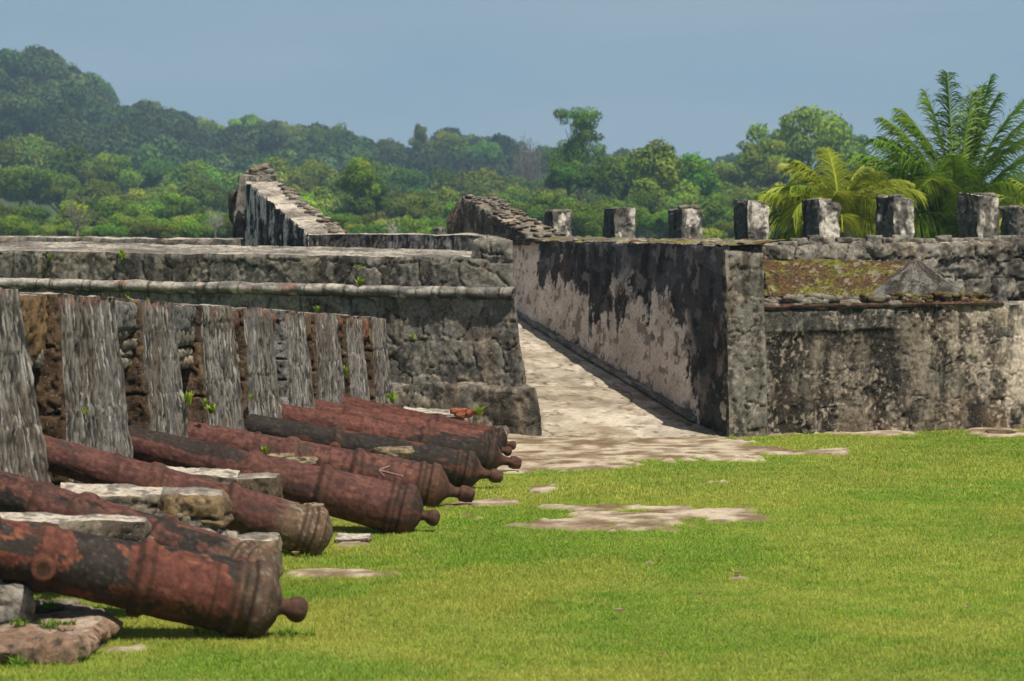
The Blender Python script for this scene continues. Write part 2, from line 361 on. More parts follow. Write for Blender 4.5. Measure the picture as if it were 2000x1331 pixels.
# ---- grass
def blades(n, x0, x1, y0, y1, h0, h1, w, seed, keep):
    r = np.random.default_rng(seed)
    X = r.uniform(x0, x1, n); Y = r.uniform(y0, y1, n)
    k = keep(X, Y, r); X, Y = X[k], Y[k]; n = len(X)
    a = r.uniform(0, 2*np.pi, n); hh = r.uniform(h0, h1, n)*(.6+.8*fbm(X*.9, Y*.9, s=31, o=3)); b = r.uniform(0, 2*np.pi, n); le = r.uniform(.1, .9, n)*hh
    z = lawn_z(X, Y)
    ww = w*r.uniform(.6, 1.3, n)
    base = np.stack([X, Y, z-.004], -1); dx = np.stack([np.cos(a)*ww, np.sin(a)*ww, 0*a], -1)
    tip = base+np.stack([np.cos(b)*le, np.sin(b)*le, hh], -1)
    V = np.stack([base-dx, base+dx, tip], 1).reshape(-1, 3)
    t = sst(.38, .62, fbm(X*.7, Y*.5, s=33)*.6+fbm(X*4, Y*4, s=34)*.4); rr = r.random(n)
    c = mix(C(.235, .40, .04), C(.43, .49, .08), np.clip(t+(rr-.5)*.7, 0, 1))
    c = mix(c, C(.46, .42, .16), (rr > .9)*.7); c = mix(c, C(.17, .38, .02), sst(.6, .75, fbm(X*1.5, Y*1.2, s=39))*.5)
    big = fbm(X*.33, Y*.28, s=44, o=3); c = c*(.8+.4*big)[:, None]; c = mix(c, C(.6, .54, .12), sst(.54, .68, fbm(X*.5, Y*.35, s=45, o=4))*.4); c = c*(.75+.5*r.random(n))[:, None]
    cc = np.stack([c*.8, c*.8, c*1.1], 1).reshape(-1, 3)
    return V, np.arange(n*3).reshape(-1, 3), cc
def wallx(Y): return -7.96+.164*Y
def view(X, Y): return (np.abs(X)/np.maximum(Y, 1) < .19) & (Y > 16.8)
def keep(X, Y, r):
    k = view(X, Y) & (r.random(len(X)) > bare(X, Y)*1.02+.0) & (X > wallx(Y)+.25)
    d = fbm(X*2.2, Y*2.2, s=37); k &= r.random(len(X)) < .62+.5*d
    k &= (Y < 38.3+np.where(X > 2.9, (X-2.9)*.4, 0)) | (X > 9)
    return k
mb = MB()
for args in ((430000, -5, 5, 16.8, 23, .012, .036, .0042, 1), (430000, -6, 6, 23, 30, .012, .036, .0052, 2), (380000, -7, 8, 30, 41.5, .014, .038, .0075, 3)):
    mb.raw(*blades(*args, keep))
mb.v = [v for v in mb.v]
g = mb.build('lawn_grass', M_grass, smooth=False); tag(g, 'short bright green lawn grass spread in front of the cannons and ramparts', 'grass', kind='stuff')

# ---- ramp floor
RW0 = xyz(2.9, 38.4, 0); RW1 = xyz(.05, 56, 1.19)     # base line of the ramp's right wall
rd = (RW1-RW0)/np.linalg.norm(RW1[:2]-RW0[:2]); rn = np.array([-rd[1], rd[0], 0]); rn /= np.linalg.norm(rn)  # towards the ramp (left)
def ramp_style(u, v, pos):
    n1 = fbm(u*1.0, v*.3, s=51); n2 = fbm(u*4, v*1.6, s=52, o=6); n3 = fbm(u*1.4, v*.7, s=53, o=5)
    c = mix(C(.3, .25, .185), C(.56, .49, .4), sst(.28, .58, n1*.6+n2*.4)); c = mix(c, C(.2, .135, .075), sst(.5, .66, n3*.55+n2*.45)*.75)
    c = mix(c, C(.17, .15, .125), sst(.5, .6, fbm(u*2.2, v*.9, s=58, o=6))*.4); c = mix(c, C(.15, .1, .055), sst(.54, .6, fbm(u*1.3, v*2.2, s=59, o=5))*.35)
    f1, f2, i = voro(u/2.3+(n1-.5)*1.2, v/3.1+(n3-.5)*.9, 54)
    cr = 1-sst(.006, .03, f2-f1); c = mix(c, C(.08, .06, .045), cr*.85)
    c = mix(c, C(.07, .06, .05), sst(.62, .72, fbm(u*9, v*5, s=56))*.6)
    return (n2-.5)*.03-cr*.02+(n1-.5)*.06, c
mb = MB()
a0 = RW0-rd*1.0*np.array([1, 1, 0])+xyz(.1, 0, .012); a0[2] = .0
nl = np.array([rn[0], rn[1], 0])
b0 = RW0+xyz(0, 0, .015)
b0 = b0-rd*.7-xyz(0, 0, .02)
patch(mb, b0+nl*4.5-nl*.0, b0-nl*.1, RW1+rd*8-nl*.1, RW1+rd*8+nl*4.5, ramp_style, res=.035, amp=.02, fr=1.5, edge=.01)
tag(mb.build('ramp', M_floor), kind='structure')
# narrow kerb strip between ramp floor and its right wall
mb = MB()
k0 = RW0+xyz(0, 0, .03)+rd*1.5; k1 = RW1+xyz(0, 0, .03)
hexa(mb, [k0+nl*.16, k0-nl*.02, k1-nl*.02, k1+nl*.16], [k0+nl*.15+xyz(0, 0, .06), k0-nl*.02+xyz(0, 0, .06), k1-nl*.02+xyz(0, 0, .06), k1+nl*.15+xyz(0, 0, .06)],
     {'*': st_top(61, k=.45)}, res=.04, amp=.015, fr=4, faces='FLT')
whole(mb, 'kerb', M_wall, k0, 'narrow crumbling kerb running up the foot of the blackened ramp wall', 'kerb')

# ---- bastion (left rampart with cordon)
BR = xyz(.02, 38.8, 0)                               # upper right corner of the battered face (at cordon)
BLx, BLy = -7.83, 43.5
bt = np.array([BLx-BR[0], BLy-BR[1], 0]); blen = np.linalg.norm(bt); bt /= blen; bn = np.array([-bt[1]*-1, 0, 0])
bn = np.array([bt[1]*-1, bt[0], 0]);                 # normal towards the camera side
if bn[1] > 0: bn = -bn
def BP(s, z, out=0.0):                               # s metres to the left along the face
    zz = z+(s/blen)*.06
    return BR+bt*s+bn*out+xyz(0, 0, zz)
L = 10.8
bast = thing('bastion_wall', 'long battered rampart with rounded cordon behind the row of cannons, left of the ramp', 'wall', BR)
inset = -bn
sideb = rd*np.array([1, 1, 0])                       # the side goes back along the ramp
sb_rub = st_rubble(.46, .34, 101, dark=.22, plaster=.32, brown=.25, relief=.03)
sb_par = st_rubble(.62, .4, 131, dark=.42, plaster=.45, brown=.1, relief=.035)
mb = MB()
# battered body: bottom corners pushed out
hexa(mb, [BP(L, 0, .28), BP(0, 0, .28)+xyz(.42, 0, 0), BP(0, 0, .28)+xyz(.42, 0, 0)+sideb*17, BP(L, 0, 0)+sideb*8],
     [BP(L, 1.9, .0), BP(0, 1.9, 0), BP(0, 1.9, 0)+sideb*17, BP(L, 1.9, 0)+sideb*8], {'*': sb_rub}, res=.022, amp=.03, fr=2.5, faces='FR')
shift(mb, BR).build('battered_face', M_wall, bast)
mb = MB()                                            # plinth
hexa(mb, [BP(L, -.05, .40), BP(0, -.05, .40)+xyz(.58, 0, 0), BP(0, -.05, .40)+xyz(.58, 0, 0)+sideb*17, BP(L, -.05, .0)+sideb*3],
     [BP(L, .5, .30), BP(0, .68, .33)+xyz(.47, 0, 0), BP(0, .68, .33)+xyz(.47, 0, 0)+sideb*17, BP(L, .5, 0)+sideb*3],
     {'*': st_rubble(.5, .34, 151, dark=.3, plaster=.6, brown=.4, relief=.035)}, res=.025, amp=.05, fr=3, faces='FRT')
shift(mb, BR).build('plinth', M_wall, bast)
# parapet above the cordon with its sloping top
mb = MB()
th = [BP(L, 2.44, .0), BP(0.0, 2.41, .0), BP(0.0, 2.5)+sideb*2.9, BP(L, 2.55, -2.6)]
hexa(mb, [BP(L, 1.88, .0), BP(0, 1.88, 0), BP(0, 1.88)+sideb*2.9, BP(L, 1.88, -2.6)], th,
     {'*': sb_par, 'T': st_top(171, k=.46, light=(.44, .4, .35))}, res=.022, amp=.035, fr=2.2, faces='FRT')
shift(mb, BR).build('parapet', M_wall, bast)
# raised corner block
mb = MB()
hexa(mb, [BP(.66, 2.38, .0), BP(-.0, 2.38, .0), BP(-.0, 2.38)+sideb*1.4, BP(.9, 2.38, -1.0)],
     [BP(.66, 2.66, -.01), BP(.02, 2.66, -.02), BP(.02, 2.68)+sideb*1.4, BP(.9, 2.7, -1.0)], {'*': st_rubble(.33, .32, 181, dark=.3, plaster=.3, relief=.03)}, res=.022, amp=.03, fr=3, faces='FRLT')
shift(mb, BR).build('corner_block', M_wall, bast)
# cordon: half-round moulding
mb = MB()
s_ = np.linspace(-.05, L, 520); ph = np.linspace(-.5*np.pi, .5*np.pi, 18)
S_, PH = np.meshgrid(s_, ph, indexing='ij')
rr = .075+(fbm(S_*3, PH*.5, s=191)-.5)*.03
seg = voro(S_/.42, S_*0, 192, .7); e = seg[1]-seg[0]
jt = 1-sst(.0, .05, np.abs(e))
ax = BR+bt*S_[..., None]+xyz(0, 0, 1)*(1.93+S_/blen*.06)[..., None]
Pc = ax+bn*((rr*1.5*np.cos(PH))+.02-jt*.02)[..., None]+xyz(0, 0, 1)*(rr*1.15*np.sin(PH)-.0*PH)[..., None]
Pc = wob(Pc, .02, 2.5)
cc = mix(C(.17, .16, .15), C(.42, .38, .33), sst(.35, .62, fbm(S_*4, PH*1.2, s=193))); cc = mix(cc, C(.28, .09, .05), sst(.68, .74, fbm(S_*2.7, PH*.3, s=194))*.5)
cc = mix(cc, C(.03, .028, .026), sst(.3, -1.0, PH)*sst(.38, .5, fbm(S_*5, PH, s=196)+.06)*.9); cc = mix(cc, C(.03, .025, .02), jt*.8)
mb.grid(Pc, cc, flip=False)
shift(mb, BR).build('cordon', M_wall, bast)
mb = MB()                                            # dark square drain hole surround
hp = BP(5.9, 1.62, .03)
hexa(mb, [hp+bt*.06+bn*.02, hp-bt*.06+bn*.02, hp-bt*.06, hp+bt*.06], [hp+bt*.06+bn*.02+xyz(0, 0, .09), hp-bt*.06+bn*.02+xyz(0, 0, .09), hp-bt*.06+xyz(0, 0, .09), hp+bt*.06+xyz(0, 0, .09)],
     {'*': lambda u, v, p: (u*0, mix(C(.01, .01, .01), C(.01, .01, .01), u*0))}, res=.03, amp=0, faces='FRLT')
shift(mb, BR).build('drain_hole', M_wall, bast)

# ---- far coping seen over the left rampart
mb = MB()
a = W(-150, 463, 50); b = W(470, 469, 47.5)
dn = xyz(0, 0, -1.2)
hexa(mb, [a+dn, b+dn, b+dn+xyz(0, .7, 0), a+dn+xyz(0, .7, 0)], [a, b, b+xyz(0, .7, .02), a+xyz(0, .7, .02)], {'*': st_rubble(.5, .3, 201, dark=.2, plaster=.6), 'T': st_top(203, k=.6)}, res=.04, amp=.04, fr=2.5, faces='FT')
whole(mb, 'low_wall', M_wall, (a+b)/2+xyz(0, 0, -2.6), 'low grey wall top showing behind the left rampart, below the green shrubs', 'wall')

# ---- walls with sloping tops (two)
def drape(th0):
    return lambda u, v: th0(u, v)
LW = thing('stepped_ramp_wall', 'tall wedge of streaked wall with a pale sloping top and rubble cap, rising above the left rampart', 'wall', W(540, 478, 50)*np.array([1, 1, 0]))
lo = np.array(LW.location)
pA = W(600, 456, 46); pB = W(480, 353, 54)             # front top edge, near low end -> far high end
tv = xyz(.62, .1, 0)
ds = (pB-pA)
ss = st_plaster(221, lambda u, v: -.16+0*u, stone_top=False)
mb = MB()
def down(p, z=1.6): q = p.copy(); q[2] = z; return q
hexa(mb, [down(pB), down(pA), down(pA+tv), down(pB+tv)], [pB, pA, pA+tv, pB+tv], {'*': ss, 'T': st_top(223, k=.62, light=(.52, .46, .39))}, res=.035, amp=.05, fr=2.5, faces='FRLT')
shift(mb, lo).build('sloping_wall', M_wall, LW)
mb = MB()                                            # end pier behind the crest
e0 = W(466, 342, 54.3); e1 = W(536, 344, 54.6)
hexa(mb, [down(W(449, 475, 54.2)), down(e1), down(e1+xyz(0, 1.4, 0)), down(W(449, 475, 54.2)+xyz(0, 1.4, 0))],
     [e0, e1, e1+xyz(-.1, 1.4, 0), e0+xyz(.0, 1.4, 0)], {'*': st_rubble(.4, .3, 225, dark=.45, plaster=.3)}, res=.04, amp=.06, fr=3, faces='FRLT')
rock(mb, W(455, 395, 54.6)+xyz(0, .3, -.1), (.1, .3, .33), st_rubble(.3, .3, 226), 5, 14)
shift(mb, lo).build('end_pier', M_wall, LW)
mb = MB()
for i, (px, py, r) in enumerate([(488, 338, .1), (500, 331, .13), (515, 328, .12), (524, 337, .12), (510, 340, .14), (495, 342, .12), (532, 345, .1), (506, 326, .07), (520, 323, .06)]):
    rock(mb, W(px, py, 54.9), (r, r*1.2, r*.6), st_rubble(.2, .2, 230+i, dark=.1, plaster=.6, brown=.5), 30+i, 9)
shift(mb, lo).build('rubble_cap', M_wall, LW)
mb = MB()                                            # grit and rubble along the right margin of the slope
for i in range(60):
    t = rng.random(); q = pA+(pB-pA)*t+tv*rng.uniform(.7, 1.05)+xyz(0, 0, .0)
    r = rng.uniform(.025, .075); rock(mb, q, (r*1.3, r*2.8, r*.6), st_rubble(.2, .2, 260+i % 5, dark=.15, plaster=.5, brown=.6), 50+i, 7)
shift(mb, lo).build('loose_rubble', M_wall, LW)
mb = MB()                                            # low connecting wall towards the corner block
q0 = W(600, 458, 46); q1 = W(955, 461, 43.6)
hexa(mb, [down(q0), down(q1), down(q1+xyz(-.05, .6, 0)), down(q0+xyz(.35, .6, 0))], [q0, q1, q1+xyz(0, .6, .01), q0+xyz(.35, .6, .01)],
     {'*': st_striate(241, 3.0, (.17, .16, .15)), 'T': st_top(243, k=.5)}, res=.03, amp=.035, fr=2.5, faces='FRT')
whole(mb, 'parapet_wall', M_wall, down((q0+q1)/2, 0), 'low streaked parapet joining the pale sloping wall to the rampart corner block', 'wall')

# right ramp wall
RWt = 2.59
rw = thing('ramp_wall', 'long side wall of the ramp, pink plaster below and black growth above', 'wall', RW0)
Lr = np.linalg.norm((RW1-RW0)[:2])
def thr(u, v):   # u=0 at the near corner
    s = u/Lr
    z0 = np.interp(s, [0, .04, .09, .16, .3, .42, .52, .62, .74, .82, .9, 1.0, 1.3], [-.5, -.5, -.2, 1.0, 1.36, 1.1, 1.3, 1.6, 1.5, 1.75, 2.3, 2.7, 2.9])
    return (z0+.18-v)*1.15
def rw_style(u, v, pos): return st_plaster(301, thr, ku=.33)(u, pos[..., 2], pos)
mb = MB()
def far(k): return RW0+(RW1-RW0)*k
top0 = RW0+nl*-.1; top0 = xyz(top0[0], top0[1], RWt)
fe = far(1.0)
b_near = RW0+xyz(0, 0, -.05)+nl*0.03; b_far = far(1.45)+nl*.03
tn_near = xyz(*(RW0-nl*.06)[:2], RWt); tn_far = xyz(*(far(1.45)-nl*.06)[:2], RWt+.02)
def rev_style(u, v, pos):
    uu = Lr*1.45-(u)
    return rw_style(uu, v, pos)
patch(mb, b_far, b_near, tn_near, tn_far, rev_style, res=(.03, .014), amp=.04, fr=2.0)
shift(mb, RW0).build('plastered_face', M_wall, rw)
mb = MB()                                            # rough coping: near half is rubble
thk = -nl*.75
up = xyz(0, 0, .07)
patch(mb, tn_far, tn_near, tn_near+thk+up, tn_far+thk+up, st_top(311, k=.4, light=(.36, .3, .22), moss=.52), res=.04, amp=.04, fr=3)
shift(mb, RW0).build('coping', M_wall, rw)
mb = MB()
hexa(mb, [down(tn_near+rd*2-nl*.7, 1.0), down(tn_near-nl*.7, 1.0), down(tn_near-nl*.75, 1), down(tn_near+rd*2-nl*.75, 1)], [tn_near+rd*2-nl*.7, tn_near-nl*.7, tn_near-nl*.75, tn_near+rd*2-nl*.75], {'*': sb_rub}, res=.1, amp=.0, faces='B')
# crest: the upper part rising to the left
c0 = W(1045, 468, 53.5); c1 = W(902, 384, 62.0)
cv = xyz(.68, .1, 0)
mb2 = MB()
hexa(mb2, [down(c1, 2.3), down(c0, 2.55), down(c0+cv, 2.3), down(c1+cv, 2.3)], [c1, c0, c0+cv, c1+cv], {'*': st_rubble(.5, .38, 321, dark=.62, plaster=.2, brown=.05, relief=.06), 'T': st_top(323, k=.42, light=(.36, .29, .22))}, res=.035, amp=.06, fr=2.5, faces='FRLT')
e0 = W(873, 425, 62.3); e1 = W(902, 384, 62.2)
hexa(mb2, [down(W(868, 470, 62.6)), down(e1), down(e1+cv), down(W(868, 470, 62.6)+cv)], [e0, e1, e1+cv, e0+cv], {'*': st_rubble(.4, .3, 325, dark=.6, plaster=.2, brown=.05)}, res=.04, amp=.06, fr=3, faces='FLT')
shift(mb2, RW0).build('rising_crest', M_wall, rw)
mb = MB()
for i in range(110):
    t = rng.random()**.8; q = c0+(c1-c0)*t+cv*rng.uniform(.05, 1.0)+xyz(0, 0, .02)
    r = rng.uniform(.03, .08); rock(mb, q, (r*1.2, r*3.2, r*.5), st_rubble(.2, .2, 330+i % 5, dark=.12, plaster=.5, brown=.7), 150+i, 7)
for i in range(40):
    t = rng.random()*1.0; q = tn_near+(tn_far-tn_near)*t+thk*rng.uniform(.1, 1.0)+xyz(0, 0, .03)
    r = rng.uniform(.03, .07); rock(mb, q, (r, r*2.0, r*.5), st_rubble(.2, .2, 340+i % 5, dark=.2, plaster=.5, brown=.7), 250+i, 7)
shift(mb, RW0).build('loose_rubble', M_wall, rw)

# ---- right front rampart
FW0 = xyz(2.93, 38.38, 0); FW1 = xyz(7.22, 40.1, 0); fd = (FW1-FW0)/np.linalg.norm(FW1-FW0); fn = np.array([fd[1], -fd[0], 0])
fw = thing('front_rampart', 'broad stained rampart facing the lawn at right with corner pillar and mossy embrasure sill', 'wall', FW0)
def FP(s, z, back=0.0): return FW0+fd*s-fn*back+xyz(0, 0, z)
fr_rub = st_rubble(.6, .45, 401, dark=.3, plaster=.7, brown=.5, relief=.018)
def front_style(u, v, pos):
    d, c = fr_rub(u, v, pos)
    s = (pos[..., 0]-2.9)/4.3
    n = fbm(u*2.4, v*1.1, s=402, o=6); n2 = fbm(u*9, v*4, s=403, o=5); n4 = fbm(u*2.1, v*1.6, s=408, o=5); n6 = fbm(u*16, v*12, s=418, o=4)
    c = mix(c, mix(C(.05, .042, .035), C(.15, .12, .093), sst(.3, .7, n6)), sst(.4, .52, n4)*.85)
    pl = mix(C(.27, .215, .165), C(.46, .39, .32), fbm(u*5, v*5, s=404))
    m = sst(.53, .62, n*.62+n2*.28+n6*.1-.015+np.interp(s, [0, .12, .2, .4, .6, .75, .9, 1, 1.5], [-.12, -.02, .02, .01, .015, .04, .11, .19, .22])-.06*sst(1.5, .9, v)*0)
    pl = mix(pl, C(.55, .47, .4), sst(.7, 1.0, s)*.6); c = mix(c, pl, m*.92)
    c = mix(c, pl*.9, sst(.58, .65, fbm(u*6, v*.9, s=441, o=5)+(n2-.5)*.4)*.85)
    c = mix(c, C(.02, .017, .015), sst(.51, .58, fbm(u*4, v*1.0, s=405, o=5)*.75+n6*.25)*.85*(1-m*.5))
    c = mix(c, C(.15, .095, .05), sst(.9, .0, v)*.5*sst(.4, .6, fbm(u*3, v*3, s=406)))
    f1 = sst(.06, .02, np.abs(v-1.42-(fbm(u*2, v*0, s=431)-.5)*.12))*sst(2.4, 2.0, u)      # crack under the ledge band
    band = sst(1.44, 1.5, v)*sst(2.6, 1.8, u)
    c = mix(c, mix(C(.07, .066, .062), C(.26, .245, .225), sst(.42, .66, n2*.5+n6*.5)), band*.85); c = mix(c, C(.012, .01, .009), f1*.8)
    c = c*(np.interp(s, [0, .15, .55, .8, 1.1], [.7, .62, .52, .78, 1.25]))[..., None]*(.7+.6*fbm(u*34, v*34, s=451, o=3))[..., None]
    vein = sst(.012, .004, np.abs(fbm(u*5, v*5, s=452, o=5)-.5))*sst(.46, .56, fbm(u*1.8, v*1.8, s=453)); c = mix(c, pl, vein*.6)
    fl = sst(.62, .68, fbm(u*26, v*20, s=454, o=2))*sst(.42, .58, n4); c = mix(c, pl*1.1, fl*.6)
    k = sst(.63, .67, fbm(u*13, v*13, s=409, o=2)); k = k*sst(.48, .6, n4); c = mix(c, C(.02, .017, .014), k*.6)
    f1, f2, idr = voro(u/1.3+(n-.5), v/1.0+(n4-.5), 433); hl = (1-sst(.004, .02, f2-f1)); c = mix(c, C(.02, .018, .016), hl*.6)
    return d+m*.012-k*.02+(n6-.5)*.02+band*.03-hl*.01, c
mb = MB()
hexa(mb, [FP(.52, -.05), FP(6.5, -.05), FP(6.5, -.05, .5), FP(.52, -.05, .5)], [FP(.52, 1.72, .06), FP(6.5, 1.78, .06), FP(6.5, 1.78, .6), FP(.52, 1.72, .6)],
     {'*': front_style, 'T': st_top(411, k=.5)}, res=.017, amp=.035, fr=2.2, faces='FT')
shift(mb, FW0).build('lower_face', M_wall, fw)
mb = MB()                                            # corner pillar of squared stones
hexa(mb, [FP(-.01, -.05, -.03), FP(.56, -.05, -.06), FP(.56, -.05, .3), FP(-.01, -.05, .14)], [FP(-.03, 2.50, .03), FP(.53, 2.52, .0), FP(.53, 2.52, .3), FP(-.03, 2.50, .16)],
     {'F': st_rubble(.33, .46, 421, dark=.36, plaster=.3, brown=.3, relief=.045), '*': st_rubble(.33, .46, 423, dark=.7, plaster=.1, brown=.1)}, res=.02, amp=.03, fr=3, faces='FRLT')
shift(mb, FW0).build('corner_pillar', M_wall, fw)
mb = MB()                                            # parapet of large rubble behind the sill
ru = st_rubble(.4, .3, 431, dark=.28, plaster=.25, brown=.2, relief=.09)
hexa(mb, [FP(.42, 1.6, .95), FP(6.6, 1.6, 1.3), FP(6.6, 1.6, 2.0), FP(.62, 1.6, 1.7)], [FP(.42, 2.58, .95), FP(6.6, 2.66, 1.3), FP(6.6, 2.66, 2.0), FP(.62, 2.59, 1.7)],
     {'*': ru, 'T': st_top(433, k=.35)}, res=.022, amp=.06, fr=2.6, faces='FLT')
for i in range(26):                                  # squared stones of the top course
    s = .5+i*.24+rng.uniform(-.04, .04)
    z = 2.56 if s < 1.5 else 2.62
    rock(mb, FP(s, z+rng.uniform(-.03, .02), 1.12+s*.05), (.13+rng.uniform(-.02, .02), .13, .085+rng.uniform(-.01, .015)), st_rubble(.4, .4, 440+i % 7, dark=.3, plaster=.2, brown=.2), 400+i, 18, .85)
hexa(mb, [FP(.02, 2.2, .14), FP(.52, 2.2, .14), FP(.52, 2.2, 1.1), FP(.42, 2.2, 1.0)], [FP(.0, 2.47, .12), FP(.52, 2.46, .12), FP(.56, 2.56, 1.1), FP(.42, 2.56, 1.0)], {'*': ru, 'T': st_top(435, k=.45)}, res=.03, amp=.03, fr=3, faces='FLT')
shift(mb, FW0).build('rubble_parapet', M_wall, fw)
# mossy embrasure sill and its rubble
def moss_style(seed, k=.0):
    def f(u, v, pos):
        n = fbm(u*2.5, v*3.5, s=seed); n2 = fbm(u*12, v*9, s=seed+1); n3 = fbm(u*30, v*18, s=seed+2, o=2)
        n4 = fbm(u*5+v*6, v*16-u*3, s=seed+5, o=4); c = mix(C(.045, .026, .014), C(.135, .075, .03), n2*.5+n4*.5); c = mix(c, C(.15, .16, .022), sst(.47, .62, n*.45+n4*.4+n2*.15+k)*.8); c = mix(c, C(.02, .014, .01), sst(.5, .62, n3*.6+n4*.4)*.75); c = mix(c, C(.3, .27, .22), sst(.64, .7, fbm(u*9, v*9, s=seed+8))*.5)
        return (n2-.5)*.05+(n3-.5)*.04+(n-.5)*.03, c
    return f
mb = MB()
patch(mb, FP(.5, 1.93, .1), FP(2.15, 1.83, .12), FP(3.3, 2.37, .93), FP(.5, 2.40, .93), moss_style(451), res=.018, amp=.03, fr=3)
patch(mb, FP(2.15, 1.84, .12), FP(3.9, 1.83, .2), FP(3.5, 2.36, .99), FP(3.3, 2.37, .93), st_rubble(.6, .5, 455, dark=.5, plaster=.2, relief=.03, tint=(.62, .6, .57)), res=.022, amp=.03, fr=3)
shift(mb, FW0).build('embrasure_sill', M_wall, fw)
mb = MB()                                            # broken stones along the ledge
for i in range(70):
    s = rng.uniform(.52, 2.6); r = rng.uniform(.04, .12)
    rock(mb, FP(s, 1.76+rng.uniform(0, .13), .07+rng.uniform(.0, .22)), (r*1.5, r, r*.55), st_rubble(.25, .2, 460+i % 6, dark=.3, plaster=.35, brown=.3), 500+i, 10)
shift(mb, FW0).build('broken_stones', M_wall, fw)
mb = MB()
s0, s1 = 2.0, 4.25
patch(mb, FP(s0, 1.74, .02), FP(s1, 1.76, .02), FP(s1-.25, 1.93, .3), FP(s0+.4, 1.93, .3), moss_style(471, -.02), res=.018, amp=.04, fr=5)
for i in range(80):
    s = rng.uniform(s0+.1, s1-.1); r = rng.uniform(.025, .06)
    rock(mb, FP(s, 1.79+rng.uniform(-.02, .12), .06+rng.uniform(.0, .2)), (r*1.4, r, r*.7), moss_style(480+i % 5, rng.uniform(-.1, .08)), 600+i, 8)
shift(mb, FW0).build('moss_ledge', M_wall, fw)
mb = MB()                                            # thin red tile string under the ledge
hexa(mb, [FP(.53, 1.735, -.0), FP(4.3, 1.745, -.0), FP(4.3, 1.745, .3), FP(.53, 1.735, .3)], [FP(.53, 1.765, -.01), FP(4.3, 1.775, -.01), FP(4.3, 1.775, .3), FP(.53, 1.765, .3)],
     {'*': st_block(491, (.04, .024, .018), (.17, .07, .045), .2, .03)}, res=.02, amp=.022, fr=6, faces='FRT', edge=.012)
shift(mb, FW0).build('tile_course', M_wall, fw)
# flat stones lying at the wall foot, right edge
for i, (px, py, sx, lab) in enumerate([(1955, 850, .22, 'flat brown stone lying on the grass at the foot of the right rampart'), (1990, 838, .14, 'small brown stone against the rampart foot at the right picture edge')]):
    mb = MB(); p = G(px, py); rock(mb, p+xyz(0, 0, .02), (sx, .15, .05), st_block(493+i, (.1, .06, .035), (.2, .14, .1)), 700+i, 14)
    whole(mb, 'stone', M_wall, p, lab, 'stone')

# ---- sea wall with merlons
MS = [(1090, 412, 57, 66, 'squat pale merlon post, first from the left, just right of the crumbling crest'),
      (1211, 408, 64, 61.5, 'merlon post with a ragged notched cap, second from the left'),
      (1340, 403, 65, 57.5, 'whitish merlon post third from the left, in front of dark green trees'),
      (1470, 395, 70, 54, 'merlon post with a raised left top corner, above the corner pillar of the rampart'),
      (1607, 390, 72, 51.5, 'merlon post in front of the yellow palm'),
      (1753, 382, 73, 49, 'merlon post with a red crumbled top between the two palms'),
      (1917, 379, 80, 46.5, 'tallest merlon post with flat top, in front of the tall green palm'),
      (1992, 405, 60, 45.5, 'dark merlon post cut off by the right picture edge'),
      (859, 446, 24, 78, 'tiny far merlon post left of the crumbling crest')]
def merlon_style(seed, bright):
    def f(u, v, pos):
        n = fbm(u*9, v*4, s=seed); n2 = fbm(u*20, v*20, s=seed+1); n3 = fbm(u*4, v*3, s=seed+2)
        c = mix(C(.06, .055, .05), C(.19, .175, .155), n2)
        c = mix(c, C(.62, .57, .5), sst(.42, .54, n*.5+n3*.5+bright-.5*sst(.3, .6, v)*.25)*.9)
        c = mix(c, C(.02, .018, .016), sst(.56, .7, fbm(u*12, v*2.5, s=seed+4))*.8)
        return (n2-.5)*.06+(n3-.5)*.05, c
    return f
for i, (px, py, w, Z, lab) in enumerate(MS):
    cx = (px-1000)*Z/F; wd_ = w*Z/F
    zt = EYE-(py-HOR)*Z/F; zb = 2.42
    ang = math.radians(24+i*1.2)
    fx = np.array([math.cos(ang), math.sin(ang), 0]); fy = np.array([-math.sin(ang), math.cos(ang), 0])
    a = wd_*.70; b = wd_*.78
    c_ = xyz(cx, Z+.3, 0)
    base = [c_-fx*a/2-fy*b/2, c_+fx*a/2-fy*b/2, c_+fx*a/2+fy*b/2, c_-fx*a/2+fy*b/2]
    mb = MB()
    tops = []
    for k, q in enumerate(base):
        dz = rng.uniform(-.09, .03)
        if i == 3 and k in (0, 3): dz = .05
        tops.append(q*np.array([1, 1, 0])+xyz(0, 0, zt+dz))
    bot = [q+xyz(0, 0, zb) for q in base]
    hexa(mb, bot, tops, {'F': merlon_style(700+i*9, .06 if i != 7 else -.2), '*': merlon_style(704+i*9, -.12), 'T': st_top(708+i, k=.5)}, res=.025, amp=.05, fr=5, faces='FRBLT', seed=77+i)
    for j in range(7):
        q = c_+fx*rng.uniform(-.4, .4)*a+fy*rng.uniform(-.4, .4)*b; r = rng.uniform(.05, .1)
        rock(mb, xyz(q[0], q[1], zt-.02), (r*1.3, r*1.2, r*.55), st_rubble(.2, .2, 720+j, dark=.3, plaster=.4, brown=.5), 800+i*10+j, 8)
    whole(mb, 'merlon', M_wall, xyz(c_[0], c_[1], zb), lab, 'merlon', 'merlon posts on the sea wall')
mb = MB()
a = xyz((859-1000)*78/F-1, 81, 0); b = xyz((1992-1000)*45.5/F+2.5, 41.5, 0); d_ = (b-a)/np.linalg.norm(b-a); n_ = xyz(d_[1], -d_[0], 0)
if n_[0] > 0: n_ = -n_
h0, h1 = a+n_*.9, b+n_*.9; g0, g1 = a-n_*.6, b-n_*.6
hexa(mb, [h0, h1, g1, g0], [h0+xyz(0, 0, 2.46), h1+xyz(0, 0, 2.46), g1+xyz(0, 0, 2.46), g0+xyz(0, 0, 2.46)], {'*': st_rubble(.5, .4, 761)}, res=.15, amp=.03, faces='FRLT')
